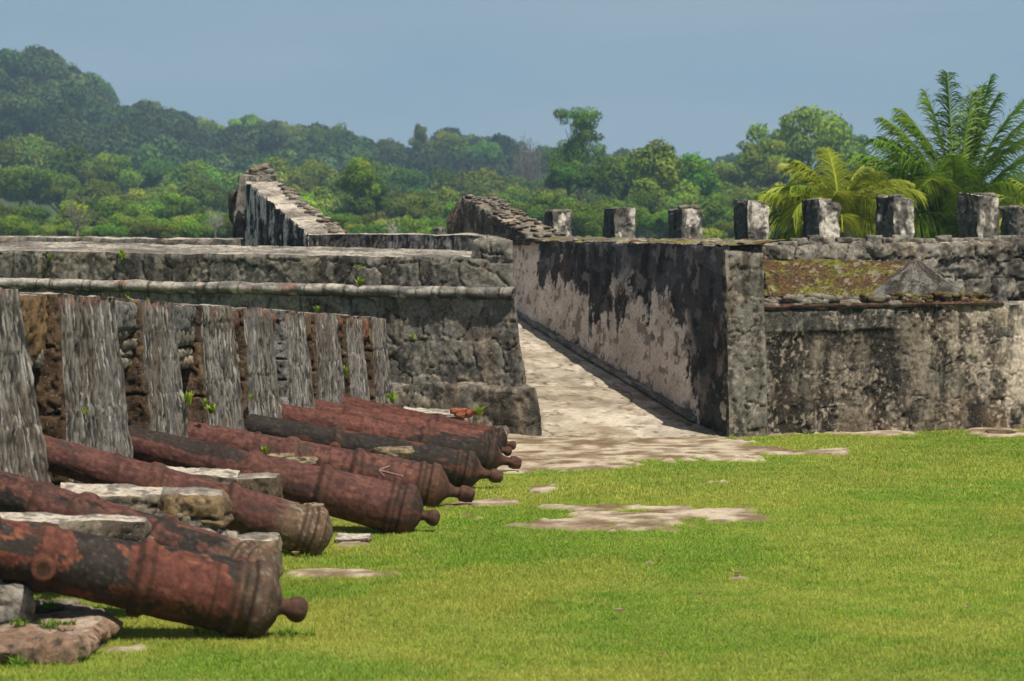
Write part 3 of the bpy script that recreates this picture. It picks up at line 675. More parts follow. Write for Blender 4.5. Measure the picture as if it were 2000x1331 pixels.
whole(mb, 'sea_wall', M_wall, (a+b)/2, 'long low sea wall that carries the merlon posts, hidden behind the ramp wall top', 'wall')

# ================================================================== gun battery wall: nine merlons
def topz(Z): return 2.30-(Z-23.6)*.0469
PIERS = [(22.15, 23.6, .36), (24.6, 26.2, .24), (27.0, 28.1, .24), (29.07, 30.3, .22), (30.8, 32.0, .18), (32.65, 33.6, .18), (34.1, 35.3, .16), (35.8, 36.7, .15), (37.3, 38.15, .15)]
PLAB = ['striated battery merlon at the left picture edge, nearest the camera', 'wide striated battery merlon, second from the left, with brown blocks at its left side',
        'striated battery merlon just left of the gun with the blackened neck chase', 'striated battery merlon above the neck of the gun with the chalk arrow',
        'striated battery merlon above the black tarred gun', 'striated battery merlon right of the gap filled with white rubble', 'striated battery merlon third from the right end of the row',
        'pale streaked battery merlon next to last at the right end', 'narrow last battery merlon at the right end, touching the rampart wall']
wn = np.array([1, -.164, 0]); wn /= np.linalg.norm(wn)
def WP(Z, z, out=0.0): return xyz(wallx(Z), Z, z)+wn*out
for i, (z0, z1, bat) in enumerate(PIERS):
    base = WP((z0+z1)/2, 0)
    t = thing('battery_merlon', PLAB[i], 'merlon', base, 'striated merlons of the gun battery')
    stf = st_striate(800+i*20, base=(.16, .146, .131) if i not in (5, 7) else (.2, .186, .17)); stf.top = topz((z0+z1)/2)
    b_, t0, t1 = bat, topz(z0), topz(z1)
    # seen from the lawn: front = +n side. order: far end is 'right' when looking from +n?  keep outward normals by explicit quads
    A0, A1 = WP(z0, 0, b_*.62), WP(z1, 0, b_*1.08); T0, T1 = WP(z0, t0), WP(z1, t1)
    D0, D1 = WP(z0, 0, -2.2), WP(z1, 0, -2.2); E0, E1 = WP(z0, t0, -2.2), WP(z1, t1, -2.2)
    mb = MB(); patch(mb, A0, A1, T1, T0, stf, res=(.013, .02), amp=.022, fr=4, u0=i*7.3, edge=.015)
    shift(mb, base).build('striated_face', M_wood, t)
    mb = MB()
    brown = st_block(900+i*11, course=.56+.03*(i % 3)) if i not in (5,) else st_block(900+i*11, (.1, .1, .1), (.34, .32, .3), .22, .05)
    patch(mb, D0, A0, T0, E0, brown, res=.016, amp=.03, fr=4, u0=i*3.3, edge=.02)
    patch(mb, A1, D1, E1, T1, st_block(950+i*11), res=.05, amp=.03, fr=4)
    patch(mb, T0, T1, E1, E0, st_top(960+i), res=.06, amp=.03, fr=4)
    patch(mb, D1, D0, E0, E1, st_block(970+i), res=.1, amp=.03, fr=4)
    shift(mb, base).build('core_blocks', M_wall, t)
# masonry closing the top of the gaps between the merlons
GLAB = ['brown block infill closing the gap above the second gun neck, at far left', 'grey block over rubble in the gap right of the second battery merlon', 'grey block and rubble in the gap above the chalk arrow gun',
        'red block over rubble in the gap above the black gun', 'red block and white rubble infill in the gap with dark holes', 'brown block infill in the fourth gap from the right end', 'red block over grey rubble in the gap next to the leafy weed', 'red and grey infill in the last gap at the right end']
for i in range(8):
    z0 = PIERS[i][1]-.0; z1 = PIERS[i+1][0]+.0
    base = WP((z0+z1)/2, 1.2, -.3)
    mb = MB()
    rc = [.10, .04, .04, .05, .12, .05, .05, .05][i]; rc2 = .0
    tc = [((.16, .095, .045), (.3, .19, .1)), ((.12, .12, .115), (.22, .215, .2)), ((.1, .1, .095), (.2, .195, .18)), ((.12, .05, .035), (.26, .12, .08)), ((.12, .05, .035), (.24, .12, .08)), ((.12, .075, .045), (.2, .14, .09)), ((.14, .05, .03), (.28, .1, .06)), ((.14, .06, .04), (.25, .12, .08))][i]
    tt0, tt1 = topz(z0)-.03, topz(z1)-.03
    hb = .3
    def q(Z, z, o): return WP(Z, z, o)
    # lintel block flush with the faces
    dz = .26 if i else .5
    bz = min(tt0, tt1)-dz
    stb = st_block(1000+i*9, *tc, course=2.5)
    o_ = .0
    patch(mb, q(z0, bz, -rc), q(z1, bz, -rc), q(z1, tt1, -rc), q(z0, tt0, -rc), stb, res=.02, amp=.02, fr=5)
    patch(mb, q(z0, bz, -.6), q(z1, bz, -.6), q(z1, bz, -rc), q(z0, bz, -rc), stb, res=.05, amp=.02, fr=5)
    patch(mb, q(z0, tt0, -rc), q(z1, tt1, -rc), q(z1, tt1, -1.2), q(z0, tt0, -1.2), st_top(1005+i), res=.05, amp=.02, fr=5)
    whole(mb, 'lintel_block', M_wall, q((z0+z1)/2, bz, -rc), GLAB[i].replace(' in the gap', ' in the gap'), 'masonry block', 'blocks closing the battery embrasures')
    if i in (0, 1, 2, 3, 4, 6):
        mb = MB()
        lo_z = {4: .75}.get(i, bz-.32 if i else bz-.1)
        r_ = random.Random(i)
        zc = bz-.03
        while zc > lo_z:
            hgt = r_.uniform(.05, .1)
            Zc = z0
            while Zc < z1:
                w_ = r_.uniform(.12, .26)
                rock(mb, q(Zc+w_/2, zc, -rc-.12+r_.uniform(-.04, .03)), (.13, w_*.55, hgt), st_block(1100+i, (.13, .125, .12), (.42, .4, .37), .3, .02) if i == 4 else st_rubble(.3, .2, 1100+i, dark=.25, plaster=.55), int(zc*100)+i, 9)
                Zc += w_
            zc -= hgt*1.7
        whole(mb, 'rubble_infill', M_wall, q((z0+z1)/2, lo_z, -rc-.1), ['thin rubble below the large brown block at far left', 'pale rubble stones packed under the first grey block', 'dark rubble stones packed under the second grey block', 'pale rubble packed in the gap left of the black gun neck',
              '', 'x', ''][i] or {4: 'tall stack of white rubble filling the gap right of the black gun', 6: 'small grey rubble stones in the gap beside the leafy weed'}[i], 'rubble')

# ================================================================== cannons
def cannon(spec):
    (bx, by, Zb), (fx, fy, Zf), r0, style, knob, label, seed, knobvis = spec
    B = W(bx, by, Zb); Fp = W(fx, fy, Zf)
    ax = (Fp-B)/np.linalg.norm(Fp-B)
    up_ = np.array([0, 0, 1.]); sd_ = np.cross(ax, up_); sd_ /= np.linalg.norm(sd_); up2 = np.cross(sd_, ax)
    base = xyz(B[0], B[1], 0)
    t = thing('cannon', label, 'cannon', base, 'old iron cannons lying along the battery')
    Ln = 3.15
    k = r0/.24
    pts = [(-.26, .02), (-.26, .06), (-.25, .1), (-.225, .15), (-.19, .2), (-.165, .228), (-.155, .243), (-.10, .25), (-.06, .248), (-.055, .234), (.0, .236), (.015, .246), (.035, .25), (.055, .246), (.07, .234), (.12, .235), (.15, .24),
           (.17, .236), (.62, .222), (.66, .235), (.70, .24), (.73, .235), (.75, .214), (.80, .212), (.9, .208), (1.30, .197), (1.33, .207), (1.38, .211), (1.42, .206), (1.45, .190), (1.7, .184), (1.72, .193), (1.75, .193), (1.77, .182), (2.5, .155), (2.52, .165), (2.56, .165), (2.58, .153), (2.75, .152), (2.9, .172), (2.98, .18), (3.05, .165), (3.05, .09), (2.6, .08)]
    sN = []; rN = []
    for (a, ra), (b, rb) in zip(pts[:-1], pts[1:]):
        n = max(1, int((math.hypot(b-a, rb-ra))/.018)); 
        for j in range(n): sN.append(a+(b-a)*j/n); rN.append(ra+(rb-ra)*j/n)
    sN.append(pts[-1][0]); rN.append(pts[-1][1])
    s_ = np.array(sN); r_ = np.array(rN)
    for q0, q1, hgt in ((-.155, -.06, .012), (.0, .07, .01), (.65, .74, .012), (1.32, 1.43, .012), (1.71, 1.76, .008)):
        r_ = r_+hgt*sst(q0-.008, q0+.006, s_)*sst(q1+.008, q1-.006, s_)
    r_ = r_*k
    s_ = np.where(s_ < .2, s_*k*1.0, s_)
    th = np.linspace(0, 2*np.pi, 73)
    S, TH = np.meshgrid(s_, th, indexing='ij'); R = np.repeat(r_[:, None], 73, 1)
    cx, cyy = np.cos(TH), np.sin(TH)                 # cyy = up
    nz = fbm(S*6, cx*2+3, cyy*2, s=seed)-.5; nf = fbm(S*22, cx*6+3, cyy*6, s=seed+1)-.5
    R2 = R*(1+nz*.03)+nf*.012
    P = B+ax*S[..., None]+sd_*(R2*cx)[..., None]+up2*(R2*cyy)[..., None]
    colr = style(S, cx, cyy, seed)
    ringm = np.interp(s_, [-.17, -.14, -.05, -.04, .0, .02, .06, .08, .6, .65, .74, .76, 1.28, 1.33, 1.43, 1.46], [0, .6, .6, 0, 0, .6, .6, 0, 0, .5, .5, 0, 0, .5, .5, 0])
    colr = mix(colr, C(.17, .075, .05), (ringm[:, None]*sst(.4, .6, fbm(S*30, cx*3+1, cyy*3, s=seed+3))*.35))
    edge_d = np.abs(np.gradient(r_, s_+np.arange(len(s_))*1e-7)); edge_d = np.clip(edge_d-.25, 0, 1)
    colr = mix(colr, C(.03, .018, .013), np.clip(edge_d[:, None]*1.2, 0, .7)*(S > -.14)*np.ones_like(S))
    mb = MB(); mb.grid(P, colr, flip=True)
    shift(mb, base).build('barrel', M_iron, t)
    # trunnions
    for s in (-1, 1):
        c_ = B+ax*1.38+up2*(-.035)
        T = np.linspace(0, 1, 14); A = np.linspace(0, 2*np.pi, 33)
        prof_d = np.array([.14, .2, .24, .27, .30, .33, .36, .385, .395, .40, .40, .40, .397, .396])*k; prof_r = np.array([.085, .08, .078, .077, .077, .077, .077, .077, .074, .066, .05, .035, .02, .001])*k
        DD, AA = np.meshgrid(prof_d, A, indexing='ij'); RR = np.repeat(prof_r[:, None], 33, 1)
        RR = RR*(1+(fbm(DD*20, np.cos(AA)*2, np.sin(AA)*2, s=seed+8)-.5)*.1)
        Pt = c_+sd_*(s*DD)[..., None]+ax*(RR*np.cos(AA))[..., None]+up2*(RR*np.sin(AA))[..., None]
        ct = mix(C(.06, .025, .018), C(.15, .06, .035), fbm(AA*2, DD*30, s=seed+6)); ct = mix(ct, C(.02, .012, .009), (np.repeat(prof_r[:, None], 33, 1) < .05*k)*.7+np.zeros_like(AA))
        mb = MB(); mb.grid(Pt, ct, flip=(s > 0)); shift(mb, base).build('trunnion', M_iron, t)
    # cascabel knob
    if knobvis:
        kp = [(-.2, .185), (-.232, .15), (-.252, .115), (-.275, .085), (-.31, .066), (-.35, .058), (-.385, .058), (-.40, .066), (-.41, .084), (-.43, .086), (-.46, .09), (-.49, .088), (-.52, .078), (-.55, .075), (-.565, .045), (-.57, .001)] if knob == 'long' else \
             [(-.235, .13), (-.26, .095), (-.285, .068), (-.31, .052), (-.335, .05), (-.35, .058), (-.365, .07), (-.39, .08), (-.42, .083), (-.445, .076), (-.465, .06), (-.475, .04), (-.48, .001)]
        kp = [((a if knob == 'long' else a*.96+.02)*k, b*k) for a, b in kp]
        ks = np.interp(np.linspace(0, len(kp)-1, 40), range(len(kp)), [a for a, b in kp]); kr = np.interp(np.linspace(0, len(kp)-1, 40), range(len(kp)), [b for a, b in kp])
        S2, T2 = np.meshgrid(ks, np.linspace(0, 2*np.pi, 33), indexing='ij'); R3 = np.repeat(kr[:, None], 33, 1)
        R3 = R3*(1+(fbm(S2*9, np.cos(T2)*1.5, np.sin(T2)*1.5, s=seed+15)-.5)*.25)
        Pk = B+ax*S2[..., None]+sd_*(R3*np.cos(T2))[..., None]+up2*(R3*np.sin(T2))[..., None]
        ck = mix(C(.025, .018, .014), C(.13, .062, .04), fbm(S2*12, np.cos(T2)*2, np.sin(T2)*2, s=seed+12))
        mb = MB(); mb.grid(Pk, ck, flip=False); shift(mb, base).build('cascabel', M_iron, t)
    return t, B, ax, sd_, up2
RUST0, RUST1 = C(.068, .031, .026), C(.158, .067, .054)
BLK0, BLK1 = C(.012, .01, .009), C(.04, .031, .027)
def rust(S, cx, cy_, sd, lines=1.0):
    n = fbm(S*3, cx*1.5+2, cy_*1.5, s=sd+20); n2 = fbm(S*9, cx*5, cy_*5, s=sd+21)
    c = mix(RUST0, RUST1, n*.6+n2*.5-.05)
    th = np.arctan2(cy_, cx)
    l = vn(S*42+vn(S*3, th*2, s=3)*1.6, th*2.2, s=sd+22); c = mix(c, C(.05, .025, .02), sst(.58, .75, l)*.5*lines)
    c = mix(c, C(.24, .12, .075), sst(.62, .74, fbm(S*14, cx*8, cy_*8, s=sd+24, o=3))*.35)
    c = mix(c, c*.45, sst(.48, .62, fbm(S*11, cx*6, cy_*6, s=sd+27, o=5))*.6)
    c = mix(c, BLK1, sst(.6, .7, fbm(S*4, cx*2.5, cy_*2.5, s=sd+25))*.7)
    return c
def black(S, cx, cy_, sd):
    c = mix(BLK0, BLK1, fbm(S*7, cx*4, cy_*4, s=sd+30)); return mix(c, C(.14, .12, .1), sst(.6, .72, fbm(S*34, cx*16, cy_*16, s=sd+31, o=3))*.25)
def browng(S, cx, cy_, sd):
    c = mix(C(.07, .05, .035), C(.2, .13, .08), fbm(S*6, cx*4, cy_*4, s=sd+32)); return mix(c, C(.34, .3, .25), sst(.62, .7, fbm(S*26, cx*14, cy_*14, s=sd+33, o=3))*.6)
def patches(S, cx, cy_, sd, thr_, fs=2.2, fr=1.6): return sst(thr_, thr_+.02, fbm(S*fs, cx*fr+5, cy_*fr, s=sd+35, o=4))
def s1(S, cx, cy_, sd):
    c = rust(S, cx, cy_, sd, .3)*C(1.08, .88, .78)
    m = patches(S, cx, cy_, sd, .515, 4.6, 1.5); rim = sst(.485, .515, fbm(S*4.6, cx*1.5+5, cy_*1.5, s=sd+35, o=4))
    c = mix(c, C(.3, .11, .06), rim*(1-m)*.5)
    c = mix(c, black(S, cx, cy_, sd)*1.15, m); e = sst(.12, -.02, S+(fbm(cx*3, cy_*3, S*4, s=5)-.5)*.3)
    c = mix(c, mix(black(S, cx, cy_, sd), browng(S, cx, cy_, sd), fbm(S*5, cx*3, cy_*3, s=7)), e*.9)
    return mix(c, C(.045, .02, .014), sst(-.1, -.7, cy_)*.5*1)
def s2(S, cx, cy_, sd):
    c = rust(S, cx, cy_, sd); c = mix(c, black(S, cx, cy_, sd), patches(S, cx, cy_, sd, .56, 3.5, 2)); return mix(c, browng(S, cx, cy_, sd), sst(.25, .1, S+(fbm(cx*3, cy_*3, S*4, s=9)-.5)*.3)*.6)
def s3(S, cx, cy_, sd):
    c = rust(S, cx, cy_, sd, .7); return mix(c, browng(S, cx, cy_, sd)*.9, sst(.33, .18, S+(fbm(cx*3, cy_*3, S*4, s=19)-.5)*.35))
def s4(S, cx, cy_, sd):
    c = rust(S, cx, cy_, sd, .6); m = sst(.0, .04, cy_-.38-(fbm(S*4, cx*3, s=sd+1)-.5)*.9)*sst(1.42, 1.5, S+(fbm(S*6, cx*3, s=3)-.5)*.3); c = mix(c, black(S, cx, cy_, sd), m*.92)
    m = sst(.03, .0, S+.0+(fbm(cx*3, cy_*3, s=sd)-.5)*.2)*sst(.1, .3, cy_); return mix(c, black(S, cx, cy_, sd), m*.7)
def s5(S, cx, cy_, sd):
    c = rust(S, cx, cy_, sd, 1.5)*C(1.1, 1.08, 1.08); m = sst(.1, .02, S+(fbm(cx*3, cy_*3, s=sd)-.5)*.15); return mix(c, mix(black(S, cx, cy_, sd), C(.12, .06, .035), fbm(S*3, cx*2, cy_*2, s=sd)), m*.85)
def s6(S, cx, cy_, sd):
    c = black(S, cx, cy_, sd); return mix(c, C(.12, .045, .03), sst(.6, .7, fbm(S*4, cx*2, cy_*2, s=sd+3))*.8)
def s7(S, cx, cy_, sd):
    c = rust(S, cx, cy_, sd)*C(1.12, 1, .95); m = sst(.0, .05, S*-.45+.42+(fbm(S*3, cx*2, cy_*2, s=sd+3)-.5)*1.0-np.clip(cy_, 0, 1)*.25); return mix(c, black(S, cx, cy_, sd), m)
def s8(S, cx, cy_, sd):
    c = rust(S, cx, cy_, sd)*C(1.18, 1.05, 1); m = sst(.12, .03, S+(fbm(cx*3, cy_*3, s=sd)-.5)*.2); return mix(c, black(S, cx, cy_, sd), m)
def s9(S, cx, cy_, sd): return s8(S, cx, cy_, sd)*C(.8, .75, .75)
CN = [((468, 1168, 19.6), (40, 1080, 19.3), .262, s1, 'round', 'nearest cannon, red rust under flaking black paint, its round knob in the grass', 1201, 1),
      ((478, 1122, 21.2), (0, 962, 21.8), .232, s2, 'round', 'blotchy rust cannon partly hidden behind the nearest one', 1301, 0),
      ((596, 1036, 24.6), (130, 897, 24.2), .212, s3, 'round', 'rusty cannon with a greyish crusted breech and no knob, between two stone slabs', 1401, 0),
      ((772, 993, 26.4), (275, 869, 26.4), .232, s4, 'round', 'smooth rust-red cannon with a black top along its neck', 1501, 1),
      ((826, 948, 28.8), (390, 856, 28.7), .226, s5, 'long', 'rust-red cannon with a small chalk arrow on its breech', 1601, 1),
      ((898, 916, 31.0), (490, 833, 30.9), .203, s6, 'long', 'black cannon lying between the chalk arrow cannon and the red ones', 1701, 1),
      ((940, 891, 32.7), (560, 814, 32.5), .200, s7, 'long', 'cannon with a red neck and blackened breech, seventh from the camera', 1801, 1),
      ((948, 872, 34.1), (630, 804, 33.9), .178, s8, 'round', 'slender red cannon, last but one of the row', 1901, 1),
      ((962, 861, 35.4), (690, 797, 35.3), .165, s9, 'round', 'farthest cannon, dark red, beside the orange bricks', 2001, 1)]
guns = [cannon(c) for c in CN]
# chalk arrow scratched on the fifth gun
t, B, ax, sd_, up2 = guns[4]
side = sd_ if np.dot(sd_, -B) > 0 else -sd_
base5 = np.array(t.location)
mb = MB()
def onb(s, a, off=.010):
    r = np.interp(s, [.07, .62], [.234, .222])*.226/.24+off
    return B+ax*s+side*r*math.cos(a)+up2*r*math.sin(a)
def strip(p0, p1, w=.008):
    n = 14; q = []
    for j in range(n+1):
        s = p0[0]+(p1[0]-p0[0])*j/n; a = p0[1]+(p1[1]-p0[1])*j/n
        d = np.array([p1[0]-p0[0], (p1[1]-p0[1])*.22]); d /= np.linalg.norm(d); wv = np.array([-d[1], d[0]])*w*(1+.5*math.sin(j*2.3))
        q.append([onb(s+wv[0], a+wv[1]/.22), onb(s-wv[0], a-wv[1]/.22)])
    q = np.array(q); mb.grid(q, np.broadcast_to(C(.23, .14, .12), q.shape)); mb.grid(q, np.broadcast_to(C(.23, .14, .12), q.shape), flip=True)
strip((.22, .30), (.47, .36)); strip((.47, .36), (.37, .66)); strip((.47, .36), (.40, .1))
shift(mb, base5); mb.build('chalk_arrow', M_wall, t)

# ================================================================== stone slabs between the guns
def slab(name, pts, Zs, zt, zb, label, cat, sty, top, amp=.03, res=.018, fr=4, seed=77, mat=None):
    """pts: plan corners given as photo (px at depth Z): front-left, front-right, back-right, back-left"""
    P = [xyz((x-1000)*Z/F, Z, 0) for x, Z in zip(pts, Zs)]
    mb = MB()
    hexa(mb, [p+xyz(0, 0, zb) for p in P], [p+xyz(0, 0, z) for p, z in zip(P, zt)], {'*': sty, 'T': top}, res=res, amp=amp, fr=fr, faces='FRBLT', seed=seed)
    c_ = sum(P)/4
    return whole(mb, name, mat or M_wall, c_+xyz(0, 0, zb), label, cat)
def hz(py, Z): return EYE-(py-HOR)*Z/F
pale = st_top(2101, k=.66, light=(.52, .46, .39)); pale2 = st_top(2111, k=.6, light=(.5, .43, .36))
gs = st_block(2121, (.1, .08, .06), (.3, .25, .19), .6, .03); bs = st_block(2131, (.13, .08, .04), (.27, .19, .11), .5, .05)
# between gun 1 and 2
slab('stone_slab', [-60, 284, 284, -60], [20.35, 20.35, 20.75, 20.9], [hz(1020, 20.35)]*2+[hz(1008, 20.75), hz(1000, 20.9)], hz(1062, 20.35)-.3, 'pale flat slab between the nearest two cannons, at the left edge', 'slab', gs, pale, .022)
# between 2 and 3
slab('stone_slab', [118, 318, 318, 118], [22.9, 22.9, 23.5, 23.5], [hz(968, 22.9)]*2+[hz(950, 23.5), hz(942, 23.5)], .15, 'pale slab with a split edge in front of the leftmost battery merlon', 'slab', gs, pale, .03)
slab('stone_block', [318, 436, 440, 322], [22.85, 22.85, 23.4, 23.4], [hz(966, 22.85), hz(968, 22.85), hz(957, 23.4), hz(950, 23.4)], hz(1030, 22.85), 'pitted brown block at the end of the split pale slab', 'block', bs, pale2, .045, seed=90)
mb = MB()
for i, (px, py, r) in enumerate([(338, 1022, .16), (372, 1028, .15), (404, 1024, .13), (355, 1048, .16), (395, 1050, .16), (325, 1045, .13), (425, 1045, .1), (440, 1052, .1)]):
    rock(mb, W(px, py, 22.95), (r*1.1, r, r*.62), st_rubble(.3, .3, 2140+i, dark=.2, plaster=.5, brown=.4), 2140+i, 16)
whole(mb, 'rubble_footing', M_wall, W(370, 1060, 22.95), 'grey rubble stones packed under the pitted brown block', 'rubble')
slab('stone_block', [425, 543, 545, 430], [22.75, 22.75, 23.4, 23.4], [hz(1056, 22.75), hz(1054, 22.75), hz(1043, 23.4), hz(1043, 23.4)], -.02, 'low pale-topped block at the breech of the crusted cannon', 'block', st_block(2151, (.14, .1, .065), (.33, .25, .17), .6, .03), pale2, .03, seed=93)
# between 3 and 4
slab('stone_slab', [300, 462, 470, 306], [25.2, 25.2, 25.75, 25.75], [hz(925, 25.2), hz(932, 25.2), hz(918, 25.75), hz(908, 25.75)], .2, 'pale slab between the crusted cannon and the smooth red one', 'slab', gs, pale, .03, seed=95)
slab('stone_block', [463, 540, 546, 470], [25.15, 25.15, 25.7, 25.7], [hz(938, 25.15), hz(933, 25.15), hz(924, 25.7), hz(923, 25.7)], hz(988, 25.15)-.2, 'square-cut brown block with a chalky right end at the tip of a slab', 'block', st_block(2161, (.07, .05, .032), (.2, .145, .09), .9, .03), pale2, .022, seed=97)
# small stones
for i, (px, py, Z, r, lab) in enumerate([(548, 893, 27.6, (.14, .1, .035), 'thin pale stone between the smooth red cannon and the chalk arrow cannon'), (588, 899, 27.6, (.16, .12, .035), 'flat split stone right behind the smooth red cannon'), (768, 884, 29.9, (.22, .15, .06), 'round-topped tan stone in front of the black cannon'),
        (612, 992, 24.7+.5, (.1, .1, .04), 'small pale stone lying behind the crusted breech')]):
    mb = MB(); rock(mb, W(px, py, Z), r, st_block(2170+i, (.2, .14, .08), (.42, .34, .25), .5, .03), 2170+i, 18); whole(mb, 'stone', M_wall, W(px, py, Z)-xyz(0, 0, r[2]), lab, 'stone')
# supports under those stones (sleeper walls between the guns, mostly hidden)
for i, (Z, x0, x1, zt_, lab) in enumerate([(27.6, 470, 630, .38, 'low rubble sleeper between the smooth red cannon and the chalk arrow cannon'), (29.9, 600, 800, .3, 'low rubble sleeper in front of the black cannon'), (25.6, 560, 640, .2, 'low rubble sleeper behind the crusted breech')]):
    slab('sleeper_wall', [x0, x1, x1, x0], [Z-.15, Z-.15, Z+.25, Z+.25], [zt_]*4, -.03, lab, 'wall', st_rubble(.3, .2, 2190+i, dark=.3, plaster=.4, brown=.5), pale2, .05, seed=98+i)
# foreground left stones
slab('stone_slab', [-80, 150, 218, -40], [18.35, 18.3, 19.6, 19.6], [hz(1258, 18.35), hz(1252, 18.3), hz(1198, 19.6), hz(1195, 19.6)], -.05, 'thick brown slab with grass growing on it, bottom left corner', 'slab', st_block(2201, (.13, .075, .045), (.36, .24, .17), .7, .05), st_top(2203, k=.42, light=(.42, .33, .26), dark=(.16, .1, .07)), .05, seed=101)
mb = MB(); rock(mb, W(8, 1172, 19.2)-xyz(0, 0, .02), (.2, .18, .13), st_rubble(.4, .3, 2211, dark=.2, plaster=.45, brown=.2), 2211, 26)
whole(mb, 'stone_block', M_wall, W(8, 1208, 19.2), 'grey rounded block at the left edge below the trunnion of the nearest cannon', 'block')
mb = MB()
for i, (px, py, r) in enumerate([(75, 1188, .1), (110, 1190, .12), (145, 1196, .11), (175, 1200, .08), (60, 1200, .1)]):
    rock(mb, W(px, py, 19.85), (r*1.3, r, r*.5), st_rubble(.3, .3, 2220+i, dark=.15, plaster=.6, brown=.4), 2220+i, 14)
whole(mb, 'rubble_footing', M_wall, W(110, 1205, 19.8), 'dark rubble stones under the belly of the nearest cannon', 'rubble')
# long kerb / footings under the muzzles
for i, (Z, z) in enumerate([(21.0, .45), (22.6, .5), (25.3, .45), (27.6, .45), (29.7, .45), (31.7, .42), (33.3, .4), (34.8, .38), (36.2, .36)]):
    if i < 1: continue
    mb = MB(); a0 = WP(Z-.45, 0, .15); a1 = WP(Z+.45, 0, .15); o = wn*.9
    hexa(mb, [a0+o, a1+o, a1, a0], [a0+o+xyz(0, 0, z*.7), a1+o+xyz(0, 0, z*.7), a1+xyz(0, 0, z), a0+xyz(0, 0, z)], {'*': st_rubble(.35, .25, 2240+i, dark=.3, plaster=.5, brown=.4), 'T': pale}, res=.03, amp=.03, fr=4, faces='FRBLT')
    nm = ['', 'leftmost', 'second', 'third', 'fourth', 'fifth', 'sixth', 'seventh', 'eighth'][i]
    whole(mb, 'footing', M_wall, WP(Z, 0, .5), '%s rough footing at the merlon foot between gun necks' % nm, 'footing', 'rough footings between the gun necks')
# orange bricks and ledge at the bastion foot
mb = MB()
a = W(785, 806, 38.6); b = W(905, 812, 38.0)
hexa(mb, [down(a, 0), down(b, 0), down(b+xyz(.1, .6, 0), 0), down(a+xyz(0, .9, 0), 0)], [a, b, b+xyz(.1, .6, .02), a+xyz(0, .9, .02)], {'*': sb_rub, 'T': pale}, res=.03, amp=.03, fr=4, faces='FRT')
whole(mb, 'ledge', M_wall, down((a+b)/2, 0), 'pale stone ledge at the rampart foot behind the farthest cannon', 'ledge')
BRL = ['upper orange brick at the rampart foot above the farthest cannon', 'lower orange brick lying in front of another near the farthest cannon', 'right-hand orange brick beside the weeds at the rampart foot']
for i, (px, py) in enumerate([(896, 803), (905, 811), (926, 806)]):
    mb = MB(); p = W(px, py, 37.7-.1*i); rock(mb, p, (.12, .09, .04), st_block(2260+i, (.22, .06, .03), (.42, .15, .08), .4, .02), 2260+i, 12); whole(mb, 'brick', M_wall, p-xyz(0, 0, .04), BRL[i], 'brick', 'orange bricks at the rampart foot')
mb = MB()
for i in range(14): 
    p = W(rng.uniform(870, 1000), rng.uniform(815, 850), 37.9); r = rng.uniform(.08, .17); rock(mb, xyz(p[0], p[1], max(.02, p[2]-.1)), (r, r, r*.8), st_rubble(.3, .3, 2270+i % 4, dark=.25, plaster=.5, brown=.4), 2270+i, 12)
whole(mb, 'rubble_heap', M_wall, xyz(-.9, 37.9, 0), 'heap of mossy rubble between the farthest cannon and the rampart corner', 'rubble')
mb = MB(); hexa(mb, [G(655, 1062), G(718, 1060), G(725, 1052), G(660, 1053)], [G(655, 1062)+xyz(0, 0, .04), G(718, 1060)+xyz(0, 0, .04), G(725, 1052)+xyz(0, 0, .05), G(660, 1053)+xyz(0, 0, .05)], {'*': gs, 'T': pale}, res=.02, amp=.02, fr=5, faces='FRLT')
whole(mb, 'stone_slab', M_wall, G(690, 1058), 'thin flat slab on the grass under the belly of the smooth red cannon', 'slab')

# ================================================================== weeds, tufts and fallen leaves
def weed(p, h, n, label, cat='weed', c0=(.16, .3, .02), c1=(.34, .42, .05), w=.012, spread=.8, name='weed', group=None, seed=0, blade=False):
    r = np.random.default_rng(seed+int(abs(p[0]*1000))+n); mb = MB()
    for i in range(n):
        a = r.uniform(0, 2*np.pi); sp = r.uniform(.1, spread); hh = h*r.uniform(.5, 1); ww = w*r.uniform(.6, 1.3)
        b0 = xyz(r.uniform(-.02, .02)*(3 if blade else 1), r.uniform(-.02, .02), 0); k = 6; q = []
        for j in range(k+1):
            t = j/k; c_ = b0+xyz(math.cos(a)*sp*hh*t**1.6, math.sin(a)*sp*hh*t**1.6, hh*(t-.35*sp*t*t))
            wdt = ww*math.sin(math.pi*min(1, t*.9+.1))*(1 if not blade else 1-t*.6)
            s_ = xyz(-math.sin(a), math.cos(a), 0)*wdt; q.append([c_-s_, c_+s_])
        cc = mix(C(*c0), C(*c1), r.random()); mb.grid(np.array(q), np.broadcast_to(cc, np.array(q).shape))
    o = mb.build(name, M_grass, smooth=False); o.location = tuple(p); tag(o, label, cat, group); return o
